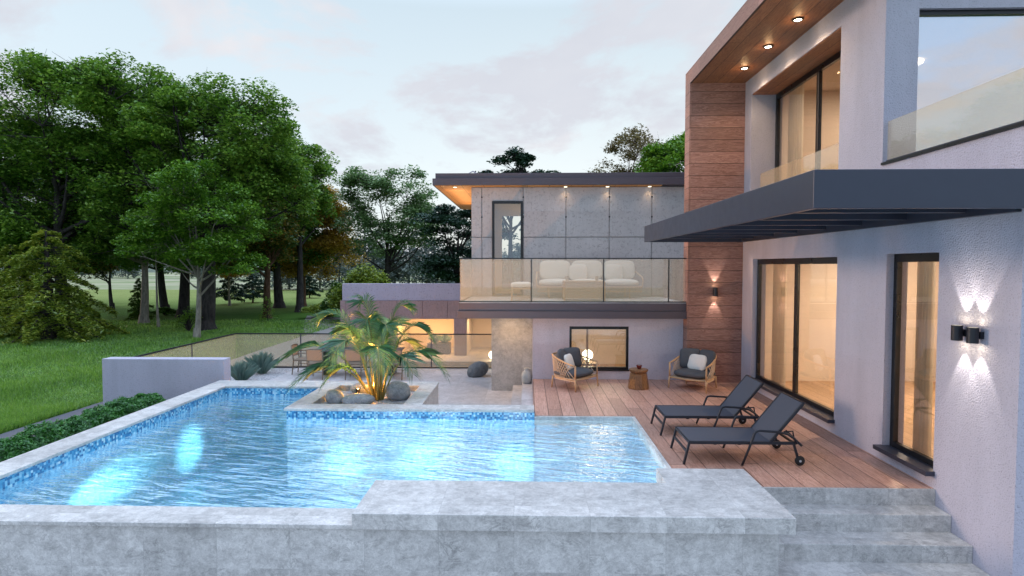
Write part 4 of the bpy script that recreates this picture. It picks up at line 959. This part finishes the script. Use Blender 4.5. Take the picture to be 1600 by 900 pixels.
def tree(name, label, loc, lobes, fork, tr, n_clump, n_leaf, leaf, lm, bm, seed, clump=(1.0,.42), lean=(0,0), group='trees on the lawn', droop=0.0, cat='tree', twigs=True, tk=.62):
    """lobes: (dx,dy,z,rx,ry,rz) ellipsoids the crown fills; clumps of leaves sit at the branch tips"""
    rs = np.random.RandomState(seed); t = thing(name, label, cat, loc, group=group); n_clump = int(n_clump*1.5); n_leaf = int(n_leaf*1.9); clump = (clump[0]*1.05, clump[1]*1.45)
    top = max(l[2]+l[5]*.6 for l in lobes); vol = np.array([l[3]*l[4]*l[5] for l in lobes])**.8; pk = rs.choice(len(lobes), n_clump, p=vol/vol.sum())
    C = []
    for i in pk:
        l = lobes[i]; d = rs.normal(0,1,3); d /= np.linalg.norm(d); d[2] = d[2] if rs.rand() < .8 else abs(d[2])
        C.append(np.array(l[:3]) + d*np.array(l[3:])*rs.uniform(.45,1.0)**.6)
    C = np.array(C); C[:,2] = np.maximum(C[:,2], .25)
    # trunk
    base = np.array([0,0,-.05]); tip = np.array([lean[0], lean[1], fork+(top-fork)*tk]); mid = (base+tip)/2 + rs.normal(0,.035*top,3)*[1,1,0]
    TP = bez(base, mid, tip, 14); paths = [(TP, tr, tr*.18, 10)]
    fl = np.array([[0,0,-.06],[0,0,.12],[0,0,.5]]); paths.append((fl, tr*1.5, tr*.95, 10))
    # limbs to lobes, then branches to the clumps
    nl = max(4, n_clump//9); order = rs.permutation(n_clump); limb_t = C[order[:nl]]*.9
    limbs = []
    for g in limb_t:
        s_ = np.clip((fork + (g[2]-fork)*rs.uniform(.0,.55))/tip[2], .05, .97); k = s_*13; i0 = int(k); a = TP[i0] + (TP[min(13,i0+1)]-TP[i0])*(k-i0)
        if droop: c = a + (g-a)*.5 + np.array([0,0,.12*np.linalg.norm((g-a)[:2])])
        else: c = a + (g-a)*np.array([.55,.55,.35]) + rs.normal(0,.08,3)*np.linalg.norm(g-a)
        P = bez(a, c, g, 9); paths.append((P, tr*.46*(1-.4*s_), tr*.07, 7)); limbs.append(P)
    LP = np.concatenate([P[3:] for P in limbs])
    for g in C:
        d = np.linalg.norm(LP-g,axis=1) + np.maximum(0, LP[:,2]-g[2])*1.5; a = LP[d.argmin()]
        c = a + (g-a)*np.array([.5,.5,.3]) + rs.normal(0,.1,3)*np.linalg.norm(g-a)
        P = bez(a, c, g, 6); paths.append((P, tr*.10, tr*.025, 5))
        if twigs:
            for _ in range(3):
                e = g + rs.normal(0,1,3)*np.array([clump[0]*.7,clump[0]*.7,clump[1]*.6]); paths.append((np.array([P[3],(P[3]+e)/2+rs.normal(0,.04,3),e]), tr*.04, tr*.012, 4))
    V, F = tubes_np(paths); np_mesh('trunk', V, F, M[bm], t, smooth=True)
    per = rs.dirichlet(np.ones(n_clump)*3)*n_leaf; L = []
    for g, q in zip(C, per):
        q = int(q)+1; sc = rs.uniform(.7,1.25)
        d = rs.normal(0,1,(q,3)); d /= np.linalg.norm(d,axis=1)[:,None]; d *= (rs.uniform(0,1,q)**.55)[:,None]
        p = d*np.array([clump[0]*sc,clump[0]*sc,clump[1]*sc]); rr = (p[:,0]**2+p[:,1]**2)
        p[:,2] -= rr*(.16+droop)/max(clump[0],.3)
        L.append(p+g)
    L = np.concatenate(L); V, F = leaf_quads(L, leaf, rs, .75, .58)
    np_mesh('crown', V, F, M[lm], t)
    return t

def conifer(name, label, loc, h, r, z0, n_br, n_leaf, leaf, lm, bm, seed, group='conifers on the lawn', droop=.25, tr=.12, p=.9, cat='conifer', tilt=0):
    rs = np.random.RandomState(seed); t = thing(name, label, cat, loc, group=group)
    TP = bez(np.array([0,0,-.05]), np.array([rs.normal(0,.05),rs.normal(0,.05),h*.5]), np.array([0,0,h*.985]), 10); paths = [(TP, tr, tr*.1, 8)]
    L = []; per = n_leaf//n_br
    for i in range(n_br):
        f = (i+rs.rand())/n_br; z = z0+(h-z0)*f**1.1; R_ = r*((1-f)**p)*rs.uniform(.65,1.12)+.08; a = i*2.399+rs.normal(0,.25)
        dr = np.array([math.cos(a),math.sin(a),0]); s0 = np.array([0,0,z]); e = s0 + dr*R_ + np.array([0,0,-droop*R_+tilt*R_]); c = s0 + dr*R_*.55 + np.array([0,0,.10*R_+tilt*R_*.4])
        P = bez(s0,c,e,7); paths.append((P, tr*.25*(1-f)+.008, .005, 5))
        q = max(30,int(per*(.35+1.3*(1-f)))); u = rs.uniform(.12,1.04,q)**.75; tt = u[:,None]; B = s0*(1-tt)**2 + c*2*tt*(1-tt) + e*tt*tt
        sd = np.array([-dr[1],dr[0],0]); wd = R_*.34*(1.08-u)*.9+.05; off = rs.uniform(-1,1,q)*wd
        L.append(B + sd*off[:,None] + np.stack([np.zeros(q),np.zeros(q),-np.abs(off)*.25+rs.normal(0,.03+.02*R_,q)],1))
    V, F = tubes_np(paths); np_mesh('trunk', V, F, M[bm], t, smooth=True)
    V, F = leaf_quads(np.concatenate(L), leaf, rs, .9, .34); np_mesh('crown', V, F, M[lm], t); return t
def bush(name, label, loc, rad, n, leaf, lm, seed, group=None, cat='shrub', parts=5):
    rs = np.random.RandomState(seed); t = thing(name, label, cat, loc, group=group); L = []; paths = []
    for i in range(parts*5):
        a = rs.uniform(0,2*PI); k = rs.uniform(0,.8)**.7; c = np.array([math.cos(a)*rad[0]*k, math.sin(a)*rad[1]*k, rad[2]*(.25+.7*(1-k*k))*rs.uniform(.6,1.05)])
        q = n//(parts*5); d = rs.normal(0,1,(q,3)); d /= np.linalg.norm(d,axis=1)[:,None]; d *= (rs.uniform(0,1,q)**.5)[:,None]
        p = c + d*np.array([rad[0]*.34,rad[1]*.34,rad[2]*.16]); p[:,2] -= ((d[:,0]**2+d[:,1]**2)*rad[2]*.10); L.append(p)
        paths.append((bez(np.array([0,0,-.03]), np.array([c[0]*.3,c[1]*.3,c[2]*.7]), c, 6), .03, .008, 5))
    V, F = tubes_np(paths); np_mesh('stem', V, F, M['bark_dark'], t)
    L = np.concatenate(L); L[:,2] = np.maximum(L[:,2],.02); V, F = leaf_quads(L, leaf, rs, .7, .5); np_mesh('foliage', V, F, M[lm], t); return t

G0 = -.6
M['leaf_brown'] = m_leaf('olive_brown_leaf', (.10,.075,.03), (.19,.15,.06), (.30,.26,.12))
# big trees of the left wood (x, y are the trunk feet)
tree('broadleaf_tree', 'tallest tree at the far left with open branching top against the sky', (-24.2,29.5,G0), [(0,0,11.4,4.6,3.5,2.2),(.4,0,13.2,2.2,2.2,.9),(-2.5,0,9.5,5,4,2.0),(2.5,.5,8.0,4,3.5,2.6),(0,0,5.2,4.2,3.2,1.5)], 4.2, .34, 105, 30000, .17, 'leaf_mid', 'bark_dark', 1, (1.1,.42))
tree('broadleaf_tree', 'huge broad dark tree with thick furrowed trunk behind the pale-stemmed small tree', (-16.6,29.2,G0), [(.8,0,9.6,5.0,4,2.8),(-3.0,0,11.6,3.4,3,2.0),(2.6,.3,7.2,3.0,3,2.4),(-2,0,6.6,3.8,3.2,2.2),(3.2,-.3,8.3,1.9,2,1.6)], 4.0, .42, 150, 46000, .17, 'leaf_mid', 'bark_dark', 2, (1.0,.40))
tree('broadleaf_tree', 'small forked tree with pale grey stem standing before the thick dark trunk', (-14.9,25.5,G0), [(.3,0,5.2,2.6,2.2,1.8),(-1.2,0,4.2,1.9,1.6,1.2),(1.6,0,3.9,1.6,1.5,1.1),(.2,0,6.9,1.9,1.7,1.0)], 1.9, .14, 90, 19000, .125, 'leaf_bright', 'bark_pale', 3, (.62,.22))
tree('broadleaf_tree', 'dark tree with straight grey trunk left of the slim bare pole sapling', (-22.0,32.4,G0), [(0,0,8.0,4.2,3.5,3.0),(1,0,5.2,3.5,3,1.5),(-2.5,0,6,2.6,2.5,2)], 3.2, .24, 90, 24000, .18, 'leaf_deep', 'bark_pale', 4, (1.0,.4))
tree('sapling', 'slim pole-straight sapling with sparse leaves between two darker trunks', (-19.6,30.0,G0), [(0,0,5.6,.8,.8,1.6),(0,0,3.7,.5,.5,.6)], 2.6, .07, 14, 1800, .13, 'leaf_mid', 'bark_pale', 5, (.4,.2), group=None, cat='sapling')
tree('broadleaf_tree', 'crooked tree with forked reddish trunk right of centre in the wood', (-16.4,35.8,G0), [(-.8,0,7.4,3.2,3.0,2.8),(.2,0,5.0,2.0,2.0,1.3),(-2.0,0,4.6,2.2,2,1.2),(-.2,0,9.6,2.2,2,1.3)], 2.6, .24, 90, 25000, .18, 'leaf_turn', 'bark_red', 6, (.95,.38), lean=(.7,0))
tree('broadleaf_tree', 'dark leaning tree deep in the wood seen between pole sapling and thick trunk', (-26.0,40.6,G0), [(0,0,8.5,5,4,3.2),(-1,0,5.2,4.6,3,1.9),(2.5,0,4.8,3,3,1.5)], 3.0, .30, 80, 22000, .22, 'leaf_deep', 'bark_dark', 7, (1.2,.5))
tree('broadleaf_tree', 'little forked tree with yellowing leaves out on the sunny meadow', (-31.2,42.4,G0), [(0,0,4.2,2.4,2,1.3),(-1.6,0,3.2,1.1,1,.7)], 1.5, .16, 40, 6000, .18, 'leaf_turn', 'bark_dark', 8, (.8,.35))
tree('broadleaf_tree', 'dark straight-trunked tree left of the golden one at the wood edge', (-19.4,44.5,G0), [(-.6,0,8.2,3.8,3.5,3.4),(.6,0,5.0,3,2.6,1.7),(-2.6,0,5,3,2.6,1.7)], 2.8, .38, 85, 22000, .22, 'leaf_deep', 'bark_dark', 9, (1.15,.5))
tree('broadleaf_tree', 'golden autumn tree at the right edge of the wood', (-18.4,46.6,G0), [(.8,0,6.6,3.0,2.6,2.6),(2.2,0,4.4,2.2,2.2,1.6),(-.8,0,4.2,2.6,2.4,1.5),(2.0,0,8.0,1.8,1.8,1.2)], 2.6, .28, 80, 22000, .20, 'leaf_gold', 'bark_red', 10, (1.0,.45))
tree('broadleaf_tree', 'thin orange-leaved young tree on the meadow under the wood canopy', (-24.4,46.5,G0), [(0,0,3.3,1.5,1.4,.9)], 1.5, .10, 24, 2600, .17, 'leaf_gold', 'bark_pale', 11, (.6,.28))
tree('broadleaf_tree', 'leafy tree cut by the left picture edge, lower than its tall neighbour', (-28.3,30.5,G0), [(0,0,9.2,4.0,3.5,2.2),(1.0,0,7.4,4.5,3.5,2.6),(2.0,0,4.6,3.6,3,1.8),(-1.5,0,5.0,3.5,3,1.8)], 3.6, .34, 95, 26000, .18, 'leaf_deep', 'bark_dark', 12, (1.1,.42))
tree('broadleaf_tree', 'dense shadowy tree filling the gap between the two tallest crowns', (-22.2,36.5,G0), [(0,0,11.4,4.4,3.5,2.2),(1.5,0,8.6,4.6,3.8,2.4),(0,0,5.4,4.8,3.5,2.0),(3.0,0,5.0,3,3,1.6)], 3.6, .36, 95, 26000, .20, 'leaf_deep', 'bark_dark', 13, (1.15,.45))
tree('broadleaf_tree', 'green tree whose crown shows just left of the airy pair, behind the golden one', (-16.2,40.5,G0), [(-.6,0,10.4,2.8,2.6,2.2),(-.8,0,8.0,2.9,2.6,1.8)], 4.5, .28, 75, 19000, .2, 'leaf_mid', 'bark_dark', 14, (1.0,.42))
tree('broadleaf_tree', 'dark tree at the back of the wood seen between the left trunks', (-35.5,43.0,G0), [(0,0,8.6,5.2,4,3.0),(1,0,5.0,5,4,2.0),(-3,0,5.5,3.5,3,2)], 3.0, .30, 70, 17000, .24, 'leaf_deep', 'bark_dark', 41, (1.3,.5))
tree('broadleaf_tree', 'dark tree at the back of the wood near the picture edge', (-42.0,47.0,G0), [(0,0,9.0,5.5,4,3.2),(1,0,5.2,5,4,2.2),(-3,0,5.5,3.5,3,2)], 3.0, .30, 70, 15000, .26, 'leaf_deep', 'bark_dark', 42, (1.3,.5))
# airy pale pair and evergreens behind the annex
tree('airy_tree', 'tall airy pale green tree with open twin-topped crown behind the annex', (-10.8,45.0,G0), [(-2.0,0,9.2,1.9,1.8,1.7),(1.3,0,9.2,2.2,2,1.8),(-2.6,0,6.6,1.8,1.8,1.2),(1.6,0,6.4,2.6,2.2,1.6),(-.8,0,4.9,2.6,2,1.0),(3.2,0,7.2,1.4,1.4,1.2)], 2.6, .25, 88, 12500, .20, 'leaf_pale', 'bark_dark', 15, (.85,.34), group=None)
tree('cedar_tree', 'dark layered cedar between the airy tree and the wing roof', (-4.6,38.5,G0), [(.6,0,5.6,2.6,2,1.4),(.2,0,3.3,3.0,2.4,1.2),(1.6,0,7.2,1.5,1.4,.8),(-1.0,0,6.6,1.4,1.4,.8)], 2.0, .26, 54, 13000, .19, 'leaf_cedar', 'bark_dark', 16, (1.0,.22), group=None, cat='cedar')
tree('cedar_tree', 'dark layered cedar top rising over the left part of the wing roof', (-.9,36,G0), [(-.1,0,9.7,1.3,1.1,.8),(-1.2,0,8.7,1.2,1,.5),(1.6,0,8.8,1.5,1,.5),(0,0,7.8,2.2,1.8,.8)], 5, .24, 52, 11000, .17, 'leaf_cedar', 'bark_dark', 17, (.6,.17), group=None, cat='cedar')
tree('airy_tree', 'sparse olive-brown tree showing above the wing roof beside the roof hatch', (6.2,34,G0), [(.2,0,10.0,1.7,1.7,1.3),(-1.4,0,8.5,1.5,1.4,.8),(1.5,0,9.3,1.2,1.2,1.0),(0,0,8,2,2,.8)], 5, .2, 50, 4200, .15, 'leaf_brown', 'bark_red', 18, (.65,.28), group=None)
tree('broadleaf_tree', 'dense green tree crown above the wing roof touching the timber fin', (8.0,31.5,G0), [(.2,0,8.9,1.9,1.9,1.2),(1.3,0,9.6,1.5,1.5,.9),(-1,0,8.0,1.3,1.3,1.0)], 4, .22, 60, 15000, .15, 'leaf_bright', 'bark_dark', 19, (.65,.3), group=None)
# conifers and shrubs
conifer('weeping_conifer', 'wide olive green weeping conifer in front at the far left of the lawn', (-21.3,25.0,G0), 4.9, 3.3, .25, 52, 19000, .17, 'leaf_olive', 'bark_dark', 20, group=None, droop=.30, tr=.3, p=.55)
conifer('weeping_conifer', 'second olive green weeping conifer cut by the left picture edge', (-24.4,26.6,G0), 4.3, 2.9, .2, 60, 16000, .19, 'leaf_olive', 'bark_dark', 21, group=None, droop=.30, tr=.25, p=.6)
conifer('young_spruce', 'bushy young spruce left of the grey straight trunk', (-23.6,34.3,G0), 2.5, .95, .05, 46, 6000, .12, 'leaf_deep', 'bark_dark', 22, droop=.1, tr=.07)
conifer('young_spruce', 'broad spruce on the meadow left of the crooked trunk', (-24.4,50.5,G0), 2.6, 1.7, .5, 34, 4000, .2, 'leaf_cedar', 'bark_red', 23, droop=.1, tr=.09, p=.6)
conifer('young_spruce', 'round dark spruce on the meadow right of the golden tree trunk', (-22.1,57.8,G0), 2.4, 1.35, .35, 34, 4000, .2, 'leaf_cedar', 'bark_red', 24, droop=.08, tr=.08, p=.6)
conifer('young_spruce', 'spruce half hidden behind the thick dark trunk', (-25.2,48.0,G0), 3.2, 1.9, .5, 34, 4500, .2, 'leaf_cedar', 'bark_dark', 25, droop=.1, tr=.09, p=.65)
conifer('young_spruce', 'tiny wispy fir in the grass behind the glass fence corner', (-15.3,33.5,G0), 1.5, .8, .1, 18, 700, .1, 'leaf_mid', 'bark_dark', 26, droop=.05, tr=.03)
bush('spreading_shrub', 'low spreading green shrub on the lawn left of the annex', (-12.9,36.0,G0), (1.5,1.2,.95), 7000, .13, 'leaf_olive', 31, 'shrubs by the annex')
bush('spreading_shrub', 'tall yellow-green shrub standing behind the annex roof', (-9.3,33.0,G0), (2.1,1.6,3.3), 15000, .16, 'leaf_olive', 32, 'shrubs by the annex', parts=8)
bush('spreading_shrub', 'dark shrub at the left end of the annex', (-11.2,34.5,G0), (1.2,1.0,2.3), 7000, .15, 'leaf_deep', 33, 'shrubs by the annex')
bush('spreading_shrub', 'small round shrub at the foot of the trees on the far grass', (-24.0,37.5,G0), (.8,.7,.55), 2500, .11, 'leaf_deep', 34, None)
bush('spreading_shrub', 'leafy suckers round the foot of the thick dark trunk', (-17.0,28.4,G0), (.7,.6,1.2), 700, .10, 'leaf_mid', 35, None)
# far woodland that reads as one mass
def far_wood():
    rs = np.random.RandomState(77); L = []; paths = []
    spots = [(x, 78+rs.uniform(-7,18), rs.uniform(4.5,9.5)) for x in np.arange(-40,48,2.1)] + [(x, 150+rs.uniform(-10,20), rs.uniform(5,11)) for x in np.arange(-150,60,4.2)]
    for x,y,h in spots:
        x += rs.normal(0,.7); paths.append((np.array([[x,y,G0],[x+rs.normal(0,.2),y,G0+h*.5],[x,y,G0+h*.9]]), .16, .04, 5))
        for _ in range(12):
            c = np.array([x,y,G0+h*rs.uniform(.12,1)]); c[:2] += rs.normal(0,.20*h*(1.15-(c[2]-G0)/h)+.2,2); q = 110
            L.append(c + rs.normal(0,1,(q,3))*np.array([.75,.75,.35]))
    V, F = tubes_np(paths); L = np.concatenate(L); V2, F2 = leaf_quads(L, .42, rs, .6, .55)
    o = np_mesh('far_wood', np.concatenate([V,V2]), np.concatenate([F,F2+len(V)]), M['leaf_haze_grey']); tag(o, 'woodland tinted haze-grey far behind the garden', 'woodland', kind='stuff')
far_wood()

# ------------------------------------------------------------------ sky, sun, camera
SUN_EL, SUN_AZ = 13.0, -72.0       # degrees; azimuth measured from +Y towards +X (negative = to the left)
w = bpy.data.worlds.new('World'); S.world = w; w.use_nodes = True; nt = w.node_tree; nt.nodes.clear()
class GW(G):
    def __init__(s): s.t = nt; s.out = nt.nodes.new('ShaderNodeOutputWorld')
g = GW()
sky = g.n('TexSky', sky_type='NISHITA', sun_disc=False, sun_elevation=R(SUN_EL), sun_rotation=R(SUN_AZ), air_density=1.0, dust_density=1.2, ozone_density=1.6, altitude=50)
d = g.n('TexCoord', out='Generated'); x = g.xyz(d)
zc = g.math('MAXIMUM', x[2], 0.0)
grad = g.ramp(zc, [(0,(3.7,3.75,3.7)),(.16,(3.55,3.75,3.75)),(.40,(2.7,3.15,3.4)),(.62,(5.6,7.0,9.0)),(.9,(8.6,10.6,14.0))])
base = g.mix(SKYMIX, sky, grad)
base = g.mix(g.math('MULTIPLY', g.math('MULTIPLY', g.math('MAXIMUM', g.math('MULTIPLY', x[0], -1.0), 0.0), g.math('SUBTRACT', 1.0, zc)), .95), base, (2.05,2.7,3.2))
base = g.mix(g.math('MINIMUM', g.math('MULTIPLY', g.math('MAXIMUM', g.math('MULTIPLY', x[1], -1.0), 0.0), 1.1), .85), base, (2.1,2.9,4.1))
q = g.comb(g.math('DIVIDE', x[0], g.math('ADD', zc, .22)), g.math('DIVIDE', x[1], g.math('ADD', zc, .22)), g.math('MULTIPLY', zc, 1.0))
cn1 = g.noise(g.n('VectorMath', {0:q, 1:(CLX,CLY,0)}, operation='ADD'), 1.5, 9, .6, .3); cn2 = g.noise(g.n('VectorMath', {0:q, 1:(4.1,7.3,1.0)}, operation='ADD'), .8, 6, .6, .2)
cm = g.ramp(cn1, [(.515,(0,0,0)),(.60,(.9,.9,.9))])
cc = g.ramp(cn2, [(.35,(2.5,2.58,2.88)),(.52,(2.75,2.8,3.05)),(.68,(3.45,3.36,3.42))])
col = g.mix(cm, base, cc)
bg = g.n('Background', {'Color':col, 'Strength':SKY_STR})
nt.links.new(bg, g.out.inputs[0])
sl = bpy.data.lights.new('sun', 'SUN'); sl.energy = SUN_E; sl.angle = R(10); sl.color = (1,.70,.52)
so = bpy.data.objects.new('sun', sl); COL.objects.link(so)
sd = Vector((math.sin(R(SUN_AZ))*math.cos(R(SUN_EL)), math.cos(R(SUN_AZ))*math.cos(R(SUN_EL)), math.sin(R(SUN_EL))))
so.rotation_euler = sd.to_track_quat('Z','Y').to_euler(); so.location = (-30,10,20)

if HAZE:
    gh = G('thin_evening_haze'); v = gh.n('VolumePrincipled', {'Color':(.86,.90,.96), 'Density':HAZE, 'Anisotropy':.2}); gh.t.links.new(v, gh.out.inputs[1])
    hb = MB().box(-430,430,-70,560,-2.6,60).build('haze', gh.m); tag(hb, kind='stuff')
cam = bpy.data.cameras.new('camera'); co = bpy.data.objects.new('camera', cam); COL.objects.link(co); S.camera = co
cam.sensor_width = 36; cam.lens = 36*900/1600; cam.clip_start = .05; cam.clip_end = 3000
VPX, VPY, FP = 824, 415, 900
yaw = math.atan((VPX-800)/FP); pitch = math.atan((450-VPY)/math.hypot(FP, VPX-800))
co.location = (0,0,2.7); co.rotation_euler = (PI/2 - pitch, 0, yaw)
S.view_settings.view_transform = 'Standard'; S.view_settings.look = 'None'; S.view_settings.exposure = EXPO; S.view_settings.gamma = 1
S.render.engine = 'CYCLES'; c = S.cycles
c.use_denoising = True; c.max_bounces = 8; c.diffuse_bounces = 4; c.glossy_bounces = 4; c.transmission_bounces = 4; c.transparent_max_bounces = 32
c.caustics_reflective = False; c.caustics_refractive = False; c.sample_clamp_indirect = 6; c.use_adaptive_sampling = True; c.adaptive_threshold = .015
try: c.denoiser = 'OPENIMAGEDENOISE'
except Exception: pass
